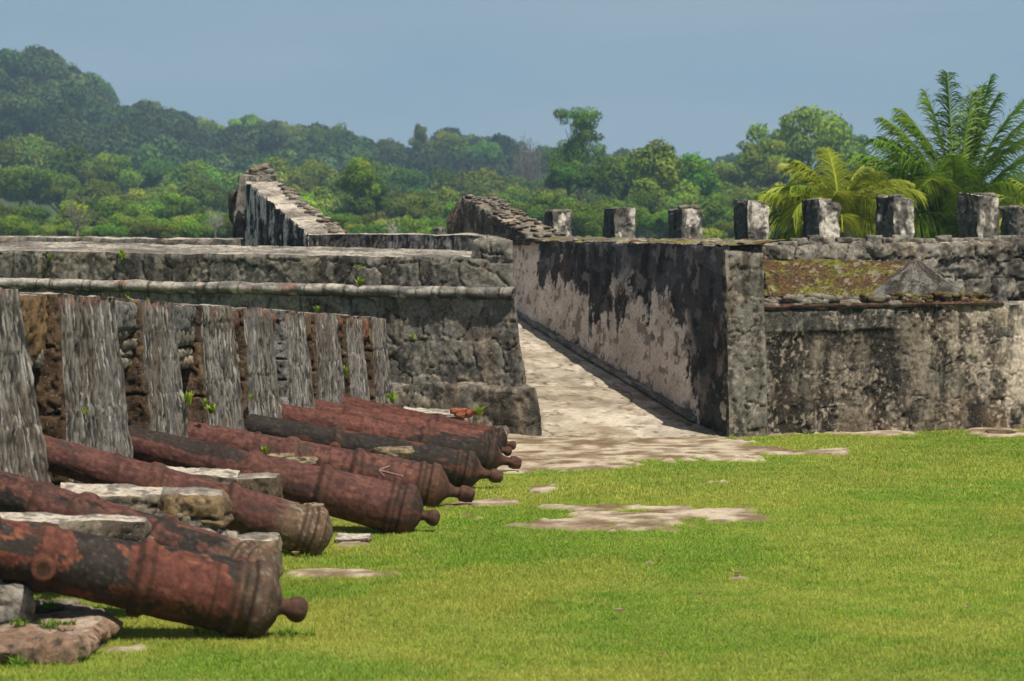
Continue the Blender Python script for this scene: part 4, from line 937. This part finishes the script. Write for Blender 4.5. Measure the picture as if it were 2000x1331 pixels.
WD = [(368, 790, 27.9, .16, 'bright leafy weed growing from the joint left of the chalk arrow gun neck'), (412, 808, 28.9, .13, 'weed sprout beside the chalk arrow gun neck'), (402, 790, 28.5, .09, 'smallest sprout above the chalk arrow gun neck'),
      (492, 780, 30.7, .09, 'small weed on the merlon above the black cannon'), (672, 735, 35.5, .16, 'yellow-green weed in the gap third from the right end of the battery'), (767, 788, 37.9, .2, 'leafy weed at the foot of the last battery merlon'), (756, 778, 37.8, .1, 'small sprout just left of the leafy weed by the last merlon'),
      (519, 885, 27.5, .1, 'tiny green seedling between the smooth red cannon and the chalk arrow cannon'), (168, 808, 25.0, .07, 'small weed halfway down the second battery merlon'), (165, 605, 25.4, .06, 'weed near the top of the second battery merlon'),
      (706, 560, 40.6, .18, 'weed hanging on the parapet face over the battery end'), (240, 508, 42.6, .2, 'yellow-green weed clump on the left part of the parapet'), (98, 508, 43, .12, 'weed on the parapet at far left'), (258, 590, 42.2, .16, 'grass tuft under the cordon above the second gap'), (625, 610, 40.6, .12, 'small weed on the rampart face right above the battery'),
      (295, 590, 42, .1, 'weed beside the grass tuft under the cordon'), (815, 662, 39.3, .1, 'weed sprout midway on the rampart face'), (935, 815, 37.4, .22, 'dark green weeds beside the orange bricks'), (705, 526, 40.9, .1, 'weed at the parapet edge near its pale corner')]
for i, (px, py, Z, h, lab) in enumerate(WD):
    p = W(px, py, Z)
    if i in (0, 1, 2, 3, 4, 6, 8, 9): Z2 = Z; p = xyz(wallx(Z2)+.03+.12*(1-min(1, p[2]/2)), Z2, p[2]); p[0] = (px-1000)*Z2/F if abs((px-1000)*Z2/F-p[0]) < .5 else p[0]
    if i in (10, 11, 12, 13, 14, 15, 16, 18):
        # put it on the rampart face: intersect the view ray with the face plane
        d = xyz((px-1000)/F, 1, -(py-HOR)/F); o = xyz(0, 0, EYE); pl = BR+bn*.05; tt = np.dot(pl-o, bn)/np.dot(d, bn); p = o+d*tt
        if py > 580: p = p+bn*.12*(1.9-p[2])
        p = p+bn*.04
    weed(p, h, 12 if h < .12 else 22, lab, w=.012 if h < .12 else .017, seed=i)
TF = [(395, 1240, .16, 14, 'tall grass tuft under the breech of the nearest cannon'), (425, 1244, .12, 16, 'grass tuft right of the tallest one under the nearest breech'), (560, 1243, .14, 26, 'grass tuft between the nearest breech and its knob'), (600, 1240, .1, 22, 'grass tuft under the knob of the nearest cannon'),
      (545, 1085, .07, 12, 'grass tuft at the corner of the low pale-topped block'), (590, 1086, .07, 14, 'grass tuft in front of the crusted breech'), (640, 1083, .06, 10, 'small grass tuft at the right of the crusted breech')]
for i, (px, py, h, n, lab) in enumerate(TF):
    weed(G(px, py+4), h, n, lab, 'grass tuft', c0=(.1, .24, .01), c1=(.22, .36, .04), w=.007, spread=1.1, name='grass_tuft', seed=60+i, blade=True)
TS = [(35, 1222, .07, 30, 'grass clump on top of the corner slab, near the left edge'), (95, 1228, .09, 40, 'thick grass clump on the middle of the corner slab'), (130, 1222, .07, 26, 'grass clump near the right part of the corner slab'), (40, 1296, .12, 30, 'grass tuft in front of the corner slab at the left edge'), (150, 1290, .12, 34, 'grass tuft at the front corner of the corner slab'), (100, 1188, .08, 26, 'weedy grass over the rubble under the nearest cannon')]
for i, (px, py, h, n, lab) in enumerate(TS):
    Z = 18.9 if i < 3 else (18.1 if i < 5 else 19.7)
    p = W(px, py, Z); 
    if 3 <= i < 5: p = G(px, py+8)
    weed(p, h, n, lab, 'grass tuft', c0=(.1, .24, .01), c1=(.2, .34, .04), w=.008, spread=1.3, name='grass_tuft', seed=80+i, blade=True)
LV = [(1210, 1209, .03, 'pale curled dead leaf on the lawn, bottom centre'), (1888, 1203, .03, 'brown dead leaf on the lawn near the right edge'), (1365, 1174, .02, 'small orange dead leaf right of the bottom centre'), (1292, 1100, .022, 'brown leaf litter lying mid lawn'), (1293, 1293, .02, 'small dead leaf at the bottom edge'),
      (1440, 1134, .03, 'reddish leaf scrap on the worn spot of the lawn'), (1545, 860, .03, 'tiny dead leaf at the foot of the rampart'), (577, 1094, .03, 'reddish pebble in the grass right of the low block')]
for i, (px, py, s, lab) in enumerate(LV):
    u, v = np.meshgrid(np.linspace(-1, 1, 9), np.linspace(-1, 1, 9), indexing='ij')
    w_ = np.sqrt(np.clip(1-u*u, 0, 1)); P = np.stack([u*s*1.3, v*w_*s*.8, .05+np.abs(v)*w_*s*.7+u*u*s*.5], -1)
    mb = MB(); mb.grid(P, mix(C(.28, .16, .08), C(.5, .38, .27), fbm(u*3, v*3, s=i)*.8+(.2 if i == 0 else 0))); o = mb.build('dead_leaf' if i < 7 else 'pebble', M_grass); p = G(px, py); o.location = (p[0], p[1], 0); o.rotation_euler = (0, 0, i*1.3); tag(o, lab, 'leaf' if i < 7 else 'pebble')

# ================================================================== trees
def tube(mb, pts, rad, c, n=7):
    pts = np.asarray(pts, float); m = len(pts)
    d = np.gradient(pts, axis=0); d /= np.linalg.norm(d, axis=1, keepdims=True)+1e-9
    ref = np.array([.3, .8, .1]); a = np.cross(d, ref); a /= np.linalg.norm(a, axis=1, keepdims=True)+1e-9; b = np.cross(d, a)
    th = np.linspace(0, 2*np.pi, n+1)
    P = pts[:, None]+np.asarray(rad)[:, None, None]*(a[:, None]*np.cos(th)[None, :, None]+b[:, None]*np.sin(th)[None, :, None])
    mb.grid(P, np.broadcast_to(np.asarray(c), P.shape))
def limb(a, b, r, bend=.15, n=6):
    a = np.asarray(a, float); b = np.asarray(b, float); t = np.linspace(0, 1, n)[:, None]
    return a*(1-t)+b*t+r.normal(0, bend*np.linalg.norm(b-a)*.3, (1, 3))*np.sin(np.pi*t)
def leaves(cen, rad, n, size, r, c0, c1, flat=1.0):
    """n leaf sprays around an ellipsoidal clump"""
    d = r.normal(size=(n, 3)); d /= np.linalg.norm(d, axis=1, keepdims=True)
    rr = r.uniform(.45, 1.0, n)**.45
    k = 1+(fbm(d[:, 0]*2.2+cen[0]*3, d[:, 1]*2.2+cen[1]*3, d[:, 2]*2.2, s=17)-.5)*.9
    P = cen+d*(rr*k)[:, None]*rad
    nv = d*.9+r.normal(size=(n, 3))*.55+np.array([0, 0, .35]); nv /= np.linalg.norm(nv, axis=1, keepdims=True)
    t1 = np.cross(nv, r.normal(size=(n, 3))); t1 /= np.linalg.norm(t1, axis=1, keepdims=True); t2 = np.cross(nv, t1)
    s = size*r.uniform(.5, 1.4, n)[:, None]
    V = np.stack([P-t1*s, P-t2*s*.62, P+t1*s, P+t2*s*.62+nv*s*.25], 1).reshape(-1, 3)
    c = mix(np.array(c0), np.array(c1), .25+.5*r.random(n)); c = np.repeat(c, 4, 0)
    return V, np.arange(n*4).reshape(-1, 4), c
def crown(seed, kind, nleaf=9000, size=.042, nc=26, c0=(.055, .115, .014), c1=(.13, .2, .03)):
    """unit crown: radius about 1, spans z 0..hgt; returns leaf MB and clump centres"""
    r = np.random.default_rng(seed); mb = MB(); cen = []
    for i in range(nc):
        if kind == 'dome':
            a = r.uniform(0, 2*np.pi); el = math.asin(r.uniform(.0, 1)); q = r.uniform(.5, .8)
            c = np.array([math.cos(a)*math.cos(el)*q, math.sin(a)*math.cos(el)*q, .35+math.sin(el)*q*.95]); rd_ = r.uniform(.22, .36)*np.array([1.1, 1.1, .8])
        elif kind == 'tall':
            a = r.uniform(0, 2*np.pi); z = r.uniform(.1, 1.9); q = r.uniform(.1, .6)*(1.1-abs(z-.9)*.5); c = np.array([math.cos(a)*q, math.sin(a)*q, z]); rd_ = r.uniform(.22, .36)*np.array([1.05, 1.05, .85])
        elif kind == 'umbrella':
            a = r.uniform(0, 2*np.pi); q = r.uniform(.05, .85)**.7; c = np.array([math.cos(a)*q, math.sin(a)*q, 1.0+.3*(1-q*q)-(.55 if i % 4 == 0 else 0)*r.random()]); rd_ = r.uniform(.16, .27)*np.array([1.3, 1.3, .55])
        elif kind == 'open':
            a = r.uniform(0, 2*np.pi); el = math.asin(r.uniform(-.25, 1)); q = r.uniform(.45, 1.0)
            c = np.array([math.cos(a)*math.cos(el)*q, math.sin(a)*math.cos(el)*q, .45+math.sin(el)*q*.9]); rd_ = r.uniform(.13, .24)*np.array([1.25, 1.25, .7])
        elif kind == 'tiered':
            tier = i % 3; a = r.uniform(0, 2*np.pi); q = r.uniform(.1, [.75, .95, .8][tier])
            c = np.array([math.cos(a)*q+[.15, -.1, .2][tier], math.sin(a)*q, [1.3, .85, .4][tier]+r.uniform(-.22, .16)]); rd_ = r.uniform(.13, .24)*np.array([1.3, 1.3, .6])
        else:   # shrub / spreading mound
            a = r.uniform(0, 2*np.pi); q = r.uniform(0, .9); c = np.array([math.cos(a)*q, math.sin(a)*q, r.uniform(.15, .6+.25*(1-q))]); rd_ = r.uniform(.2, .36)*np.array([1.1, 1.1, .75])
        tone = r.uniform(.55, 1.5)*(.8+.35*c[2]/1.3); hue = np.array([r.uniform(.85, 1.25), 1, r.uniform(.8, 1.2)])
        n = int(nleaf/nc*(rd_[0]/.28)**2)
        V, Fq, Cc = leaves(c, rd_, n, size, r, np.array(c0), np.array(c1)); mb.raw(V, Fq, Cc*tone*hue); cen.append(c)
    return mb, cen
PRO = []
def proto(seed, kind, **k):
    mb, cen = crown(seed, kind, **k); r = np.random.default_rng(seed+1)
    root = bpy.data.objects.new('tree', None)
    mb.c = [a_*np.array([1.36, 1.36, 1.05]) for a_ in mb.c]; cr_ = mb.build('crown', M_leaf, None, smooth=False); 
    tb = MB(); fork = {'dome': .3, 'tall': .3, 'umbrella': .45, 'shrub': .1, 'open': .2, 'tiered': .15}[kind]
    bk = C(.11, .095, .075)
    tube(tb, [(0, 0, -7), (.03, .02, -3), (0, 0, 0), (.01, .02, fork)], [.1, .075, .055, .045], bk)
    for c in cen[::2]:
        b0 = np.array([0, 0, fork*r.uniform(-.3, 1)]); tube(tb, limb(b0, c*np.array([.9, .9, .86]), r), np.linspace(.03, .008, 6), bk, 5)
    tr_ = tb.build('trunk', M_bark, None)
    for o in (cr_, tr_): col.objects.unlink(o)
    return cr_, tr_
DK = dict(c0=(.035, .085, .018), c1=(.09, .15, .034))
PROTOS = {'dome': [proto(10, 'dome', nleaf=13000, size=.034), proto(11, 'dome', nleaf=13000, size=.034, nc=32), proto(12, 'dome', nleaf=12000, size=.034, nc=20, **DK)],
          'tall': [proto(20, 'tall', nleaf=13000, size=.036), proto(21, 'tall', nleaf=13000, size=.036, c0=(.05, .12, .012), c1=(.15, .24, .025))],
          'umbrella': [proto(30, 'umbrella', nleaf=9000, size=.03, nc=30), proto(31, 'umbrella', nleaf=9000, size=.03, nc=24)],
          'open': [proto(50, 'open', nleaf=15000, size=.03, nc=38), proto(51, 'open', nleaf=15000, size=.03, nc=34)], 'tiered': [proto(60, 'tiered', nleaf=14000, size=.028, nc=56)],
          'shrub': [proto(40, 'shrub', nleaf=12000, size=.034, c0=(.06, .12, .014), c1=(.13, .2, .03)), proto(41, 'shrub', nleaf=12000, size=.034, nc=30, c0=(.06, .12, .015), c1=(.14, .2, .04))]}
KH = {'dome': 1.45, 'tall': 2.15, 'umbrella': 1.45, 'shrub': 1.0, 'open': 1.45, 'tiered': 1.5}
def ground_z(x, y): return float(hill_h(np.array([x]), np.array([y]))[0])-.4
def tree(px, ptop, Z, wpx, kind, var, label, group=None, cat='tree', hs=1.0, name='tree'):
    if Z > 555: Z *= 1.22; hs *= 1.25
    x = (px-1000)*Z/F; R = wpx/2*Z/F; zt = EYE-(ptop-HOR)*Z/F
    gz = ground_z(x, Z)
    Hc = R*KH[kind]*hs; zc = max(zt-Hc, gz+.1)
    root = thing(name, label, cat, (x, Z, gz), group)
    cr_, tr_ = PROTOS[kind][var % len(PROTOS[kind])]
    a = random.uniform(0, 6.28)
    for src in (cr_, tr_):
        o = src.copy(); col.objects.link(o); o.parent = root
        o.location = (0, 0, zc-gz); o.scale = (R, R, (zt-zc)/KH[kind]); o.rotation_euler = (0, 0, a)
    return root

# individually readable trees
T = [(1132, 214, 330, 122, 'tiered', 0, 'lone umbrella-shaped tree with layered airy crown standing above the belt', 1.5),
     (1110, 300, 325, 110, 'dome', 0, 'round tree directly below the layered umbrella tree', 1),
     (1285, 262, 320, 185, 'tall', 0, 'broad tall bright tree right of the umbrella tree', 1),
     (1350, 288, 330, 165, 'tall', 1, 'leafy tree behind the third merlon, right of the broad tall tree', 1),
     (1215, 290, 335, 140, 'dome', 1, 'rounded tree left of the broad tall tree, behind the second merlon', 1),
     (1572, 172, 400, 250, 'open', 0, 'largest airy-crowned tree rising behind the yellow palm', 1.25),
     (1490, 262, 395, 150, 'open', 1, 'darker tree at the left shoulder of the largest airy-crowned tree', 1.2),
     (1655, 252, 405, 130, 'open', 1, 'tree at the right shoulder of the largest airy-crowned tree', 1.2),
     (700, 300, 290, 110, 'tall', 1, 'vine-covered upright dark tree standing between the two crumbling crests', 1.0),
     (735, 335, 292, 70, 'tall', 1, 'bright green shoulder tree on the right of the vine-covered tree', 1.0),
     (647, 224, 640, 118, 'dome', 2, 'smooth dark dome of a tree on the skyline left of centre', 1.0),
     (560, 232, 660, 90, 'dome', 1, 'pale skyline tree left of the dark dome', 1.0),
     (818, 238, 600, 50, 'tall', 0, 'slim dark skyline tree with a knobbed top right of the dark dome', 1.0),
     (878, 240, 600, 100, 'dome', 0, 'rounded skyline tree right of the slim dark one', 1.0),
     (950, 260, 590, 90, 'dome', 2, 'low dark skyline tree left of the dry brown one', 1.0),
     (480, 222, 680, 90, 'umbrella', 1, 'flat-crowned skyline tree at the foot of the hill', 1.6),
     (400, 214, 700, 100, 'dome', 0, 'light green tree on the lower hill skyline', 1.0),
     (290, 185, 740, 90, 'dome', 1, 'domed tree on the hill shoulder skyline', 1.0),
     (335, 205, 730, 60, 'dome', 2, 'small dark tree beside the domed tree on the hill shoulder', 1.0),
     (185, 138, 800, 110, 'dome', 1, 'tree on the upper hill skyline', 1.0), (95, 88, 850, 120, 'dome', 0, 'tree on top of the hill, left of the skyline drop', 1.0), (20, 84, 860, 110, 'dome', 1, 'tree on the hilltop at the left picture edge', 1.0),
     (755, 262, 650, 90, 'dome', 1, 'faint low skyline tree right of the dark dome', 1),
     (1430, 300, 420, 130, 'dome', 0, 'hazy tree in the skyline gap behind the fourth merlon', 1),
     (1990, 320, 420, 120, 'dome', 2, 'dark tree at the right picture edge behind the tall palm', 1),
     (1930, 345, 400, 120, 'dome', 0, 'green tree low behind the tall palm', 1), (1800, 330, 430, 130, 'dome', 1, 'tree low between the two palms', 1), (1720, 300, 420, 120, 'dome', 2, 'dark tree between the airy-crowned tree and the tall palm', 1)]
for (px, pt, Z, w, k, v, lab, hs) in T: tree(px, pt, Z, w, k, v, lab, hs=hs)
# dry brownish tree: thin twigs
def drytree(px, ptop, Z, wpx, label, c=(.3, .27, .23), n=70, seed=0, twig=.07, name='bare_tree', base_py=470):
    r = np.random.default_rng(seed); x = (px-1000)*Z/F; gz = ground_z(x, Z); zt = EYE-(ptop-HOR)*Z/F; R = wpx/2*Z/F
    zb = max(gz, EYE-(base_py-HOR)*Z/F)
    t = thing(name, label, 'tree', (x, Z, gz)); mb = MB(); fork = zb+(zt-zb)*.35-gz
    tube(mb, [(0, 0, 0), (.05*R, 0, fork*.5), (0, 0, fork)], [.10*R, .07*R, .055*R], C(*c)); top = MB()
    for i in range(n):
        a = r.uniform(0, 2*np.pi); el = r.uniform(.15, 1.4); q = r.uniform(.6, 1)
        e_ = np.array([math.cos(a)*math.cos(el)*R, math.sin(a)*math.cos(el)*R, math.sin(el)*(zt-gz-fork)])*q+np.array([0, 0, fork])
        l = limb(np.array([0, 0, fork*r.uniform(.8, 1)]), e_, r, .3, 7); tube(top, l, np.linspace(.035*R if i < 12 else .02*R, twig*.15*R, 7), C(*c)*r.uniform(.8, 1.1), 5)
        for k in range(4):
            p0 = l[r.integers(3, 7)]; p1 = p0+r.normal(0, .22*R, 3)+np.array([0, 0, .1*R]); tube(top, limb(p0, p1, r, .3, 4), np.linspace(.012*R, .004*R, 4), C(*c)*r.uniform(.8, 1.15), 4)
    mb.build('trunk', M_bark, t); top.build('branches', M_bark, t); return t
drytree(1028, 262, 560, 80, 'dry leafless brown-grey tree on the skyline between the umbrella tree and the low dark one', (.16, .14, .12), 130, 1)
drytree(768, 425, 210, 62, 'small bare white tree in front of the green belt between the two crests', (.5, .48, .43), 9, 2)
drytree(150, 390, 215, 100, 'pale bare-branched shrub tree among the green shrubs at far left', (.2, .19, .13), 20, 3)
drytree(420, 405, 225, 60, 'small grey bare bush left of the tall streaked wedge wall', (.34, .33, .27), 30, 4)

# the belt of trees and shrubs: regular rows, described by what stands in front of them
def where(px):
    L_ = [(60, 'at the far left edge'), (140, 'over the left end of the rampart'), (220, 'above the pale bare shrub'), (300, 'well left of the streaked wedge wall'), (380, 'a little left of the streaked wedge wall'), (450, 'beside the left of the streaked wedge wall'), (540, 'behind the rubble cap of the wedge wall'),
          (620, 'over the slope of the wedge wall'), (700, 'right of the wedge wall slope'), (780, 'above the small bare white tree'), (860, 'just left of the crumbling crest'), (940, 'behind the top of the crumbling crest'), (1020, 'over the slope of the crumbling crest'), (1100, 'behind the first merlon'), (1180, 'between the first and second merlons'),
          (1260, 'behind the second merlon'), (1340, 'behind the third merlon'), (1420, 'between the third and fourth merlons'), (1500, 'behind the fourth merlon'), (1600, 'behind the yellow palm'), (1700, 'right of the yellow palm'), (1800, 'between the palms'), (1900, 'behind the tall palm'), (2100, 'at the right picture edge')]
    for a, s in L_:
        if px <= a: return s
    return L_[-1][1]
def belt(y0f, Z0, Z1, step, w0, w1, kinds, word, group, x0=-20, x1=1540, hs=1.0):
    px = x0; L_ = []
    while px < x1:
        Z = random.uniform(Z0, Z1); w = random.uniform(w0, w1); k, v = random.choice(kinds); pt = y0f(px)+random.uniform(-14, 14)
        L_.append((px, pt, Z, w, k, v, '%s %s' % (word, where(px)))); px += step*random.uniform(.8, 1.2)
    for q in L_:
        same = [p for p in L_ if p[6] == q[6]]; lab = q[6]
        if len(same) == 2: lab += ', %s one' % ['left', 'right'][same.index(q)]
        if len(same) > 2: lab += ', %s one' % ['left', 'middle', 'right', 'far right'][min(3, same.index(q))]
        sh_ = 'shrub' in word
        tree(q[0], q[1], q[2], q[3], q[4], q[5], lab, group, hs=hs, cat='shrub' if sh_ else 'tree', name='shrub' if sh_ else 'tree')
belt(lambda x: np.interp(x, [0, 300, 500, 800, 1000, 1100, 1500, 2000], [250, 300, 300, 300, 330, 330, 340, 340]), 460, 540, 78, 125, 185, [('dome', 0), ('dome', 1), ('dome', 2), ('tall', 0)], 'deep green upper wood tree', 'trees in the upper row of the wood', x1=2040)
belt(lambda x: np.interp(x, [0, 300, 500, 700, 1000, 1500, 2000], [320, 345, 340, 345, 352, 350, 370]), 360, 420, 74, 115, 175, [('dome', 0), ('dome', 1), ('tall', 0), ('shrub', 1)], 'mid green middle row tree', 'trees in the middle row of the wood', x1=2040)
belt(lambda x: np.interp(x, [0, 300, 600, 900, 1200, 1500, 2000], [375, 380, 385, 378, 375, 385, 400]), 270, 310, 68, 100, 160, [('dome', 0), ('dome', 1), ('tall', 1), ('shrub', 0), ('shrub', 1)], 'fresh green front row tree', 'trees in the front row of the wood', x1=1900)
belt(lambda x: 418+12*math.sin(x*.01), 220, 255, 44, 80, 120, [('shrub', 0), ('shrub', 0), ('shrub', 1)], 'bright yellow-green shrub', 'shrubs at the foot of the wood', x1=1560)

# far wooded hillside: one mass
def far_wood():
    r = np.random.default_rng(99); mb = MB()
    src = []
    for s in range(5):
        m, _ = crown(300+s, 'dome', nleaf=3000, size=.055, nc=13, c0=(.045, .095, .022), c1=(.11, .17, .04)); src.append((np.concatenate(m.v), np.concatenate(m.c)))
    for i in range(360):
        Z = r.uniform(620, 900)**1.0; px = r.uniform(-80, 1560) if i % 3 else r.uniform(-80, 700)
        x = (px-1000)*Z/F; R = r.uniform(5, 10.5); gz = ground_z(x, Z)
        v, c = src[i % 5]; a = r.uniform(0, 6.28); ro = np.array([[math.cos(a), -math.sin(a), 0], [math.sin(a), math.cos(a), 0], [0, 0, 1]])
        vv = (v@ro.T)*R*np.array([1, 1, r.uniform(.8, 1.2)])+np.array([x, Z, gz+r.uniform(-2, 1.0)])
        mb.raw(vv, np.arange(len(vv)).reshape(-1, 4), c*r.uniform(.5, 1.5)*np.array([r.uniform(.6, 1.1), 1, r.uniform(.9, 1.5)]))
    o = mb.build('hill_forest', M_leaf, smooth=False); tag(o, 'dense hazy forest covering the far hillside behind the ramparts', 'forest', kind='stuff')
far_wood()

# ================================================================== palms
def frond(Lf, az, el0, droop, c0, c1, r, wl=.55, twist=0.0, nl_=62):
    """returns rachis MB+leaflet MB in one mesh; starts at origin"""
    mb = MB(); n = 22; t = np.linspace(0, 1, n)
    el = el0-droop*t**1.5; ds_ = Lf/(n-1)
    az_ = az+twist*t
    d = np.stack([np.cos(el)*np.cos(az_), np.cos(el)*np.sin(az_), np.sin(el)], -1)
    P = np.concatenate([[np.zeros(3)], np.cumsum(d[:-1]*ds_, 0)])
    cr_ = mix(np.array(c0), np.array(c1), .8)*1.1
    tube(mb, P, np.linspace(.05, .008, n), cr_, 5)
    for i in range(nl_*2):
        tt = .06+.93*(i//2)/nl_; s = 1 if i % 2 else -1
        k = tt*(n-1); j = min(int(k), n-2); p = P[j]+(P[j+1]-P[j])*(k-j); dd = d[j]
        sd__ = np.cross(dd, [0, 0, 1]); sd__ /= np.linalg.norm(sd__)+1e-6; upv = np.cross(sd__, dd)
        l = wl*(math.sin(math.pi*min(1, tt*.80+.14))**.65)*r.uniform(.85, 1.12)
        dirv = sd__*s*.8+dd*(.55+.5*tt)+upv*r.uniform(-.25, .4)+dd*r.uniform(-.15, .25); dirv /= np.linalg.norm(dirv)
        m = 5; q = []
        sag = r.uniform(.25, .95)
        for g_ in range(m+1):
            u = g_/m; c_ = p+dirv*l*u+np.array([0, 0, -1])*sag*l*u*u
            wv = np.cross(dirv, upv); wv = dd*.6+upv*.4; wv /= np.linalg.norm(wv)
            w_ = .016*(1-u**2)+.003; q.append([c_-wv*w_, c_+wv*w_])
        q = np.array(q); cc = mix(np.array(c0), np.array(c1), r.random()*.8+.2*tt); mb.grid(q, np.broadcast_to(cc, q.shape))
    return mb
def palm(px, py, Z, label, fr, c0, c1, seed, wl=.6, nl_=62):
    r = np.random.default_rng(seed); p = W(px, py, Z); t = thing('palm', label, 'palm tree', (p[0], Z, -.1))
    mb = MB(); hh = p[2]+.1
    tube(mb, [(0, 0, 0), (.12, .1, hh*.4), (.05, .05, hh*.8), (0, 0, hh+.1)], [.22, .16, .15, .17], C(.2, .17, .13), 12); mb.build('trunk', M_bark, t)
    for (Lf, az, el, dr, yel) in fr:
        if el < 80: az += r.uniform(-14, 14); el += r.uniform(-6, 6); Lf *= r.uniform(.88, 1.12); dr *= r.uniform(.85, 1.25); yel = min(1, max(0, yel+r.uniform(-.25, .2)))
        m = frond(Lf, math.radians(az), math.radians(el), math.radians(dr), mix(np.array(c0), C(.18, .23, .02), yel), mix(np.array(c1), C(.46, .5, .05), yel), r, wl, 0, nl_)
        o = m.build('frond', M_palm, t, smooth=False); o.location = (0, 0, hh)
    return t
Zp = 72
GR0, GR1 = (.06, .15, .02), (.25, .42, .05)
palm(1868, 452, Zp, 'tall deep green coconut palm behind the merlons at right, fronds high against the sky',
     [(4.1, 110, 85, 5, .1), (3.7, 150, 84, 20, .2), (4.0, 10, 74, 8, .1), (3.6, 5, 62, 55, .15), (3.9, 40, 83, 22, .0), (3.7, 8, 82, 26, .15), (3.9, 12, 72, 34, .05), (3.6, -60, 84, 12, .2), (3.5, 172, 80, 40, .25), (3.4, 190, 74, 46, .1), (3.5, 160, 68, 56, .15), (3.3, 205, 62, 60, .05), (3.4, 180, 55, 62, .1), (3.2, 150, 78, 38, .1), (3.5, 5, 74, 40, .2), (3.2, 340, 66, 50, .1), (3.2, 182, 42, 60, .0), (3.0, 150, 40, 60, .0), (2.9, 190, 30, 65, .1), (2.7, 215, 22, 60, .1), (2.6, 175, 12, 60, .2),
      (2.6, 240, 30, 70, .15), (2.7, 270, 45, 70, .1), (2.5, 300, 35, 70, .2), (2.6, 330, 30, 60, .1), (2.6, 0, 40, 60, .3), (2.5, 15, 20, 60, .2), (3.0, 120, 60, 50, 0), (2.8, 60, 50, 50, .1), (2.4, 255, 10, 60, .3), (2.3, 190, 0, 60, .2), (2.6, 225, 55, 70, .0), (3.2, 175, 50, 95, .2), (3.1, 195, 38, 85, .3), (3.3, 150, 45, 90, .25), (3.0, 20, 50, 95, .3), (3.0, 230, 55, 100, .35), (2.9, 310, 58, 95, .3), (3.0, 345, 42, 90, .25), (2.9, 265, 66, 55, .05), (2.8, 205, 75, 50, .1), (2.4, 290, 12, 55, .1)],
     GR0, GR1, 1, .98, 110)
palm(1640, 440, 70, 'yellowing coconut palm left of the tall green one, drooping golden fronds',
     [(2.4, 100, 80, 60, .8), (2.2, 160, 66, 70, .9), (2.0, 190, 50, 80, .7), (2.2, 20, 62, 75, .8), (2.1, 350, 48, 80, .6), (1.9, 200, 25, 70, .7), (2.0, 175, 5, 60, .6), (2.0, 240, 50, 90, .9), (1.9, 270, 62, 95, 1.0), (1.9, 300, 45, 90, .8), (1.8, 320, 20, 70, .5), (1.9, 0, 15, 70, .3), (2.0, 60, 70, 60, .5), (2.1, 140, 45, 60, .6),
      (2.2, 185, 55, 105, .5), (2.2, 15, 55, 110, .4), (2.1, 215, 48, 110, .6), (2.2, 330, 52, 110, .6), (2.1, 165, 40, 100, .3), (2.0, 210, 62, 60, .2), (2.1, 130, 70, 70, .1), (2.0, 30, 50, 70, .2), (1.9, 235, 30, 60, .2), (2.3, 195, 35, 50, .6), (1.9, 225, 10, 60, .5), (1.8, 255, 20, 80, .9), (2.2, 180, 72, 60, .9), (2.0, 290, 75, 80, 1.0), (1.8, 185, -12, 40, .5), (1.9, 15, 35, 80, .6), (1.9, 262, 5, 60, .6)],
     (.1, .2, .015), (.34, .42, .04), 2, .72, 90)
palm(2045, 455, 70, 'golden palm at the right picture edge, only frond tips showing',
     [(1.7, 160, 60, 60, .95), (1.6, 200, 50, 80, .9), (1.6, 180, 75, 60, .9), (1.5, 240, 40, 80, .9), (1.4, 190, 20, 60, .8), (1.5, 20, 60, 60, .8)], (.07, .13, .015), (.22, .3, .03), 3, .4, 36)

# ================================================================== haze
me = bpy.data.meshes.new('haze')
x0, x1, y0, y1, z0, z1 = -1600, 1600, -60, 1700, -2, 110
vs = [(x, y, z) for x in (x0, x1) for y in (y0, y1) for z in (z0, z1)]
me.from_pydata(vs, [], [(0, 1, 3, 2), (4, 6, 7, 5), (0, 4, 5, 1), (2, 3, 7, 6), (0, 2, 6, 4), (1, 5, 7, 3)])
hz_ = bpy.data.objects.new('haze', me); col.objects.link(hz_)
mh = bpy.data.materials.new('haze_air'); mh.use_nodes = True; t_ = mh.node_tree
for n_x in list(t_.nodes):
    if n_x.type != 'OUTPUT_MATERIAL': t_.nodes.remove(n_x)
pv = t_.nodes.new('ShaderNodeVolumePrincipled'); pv.inputs['Density'].default_value = .00034; pv.inputs['Color'].default_value = (.5, .74, 1, 1); pv.inputs['Anisotropy'].default_value = .0
t_.links.new(pv.outputs[0], t_.nodes['Material Output'].inputs['Volume'])
me.materials.append(mh); tag(hz_, 'thin blue haze over the bay and hills', 'haze', kind='stuff')
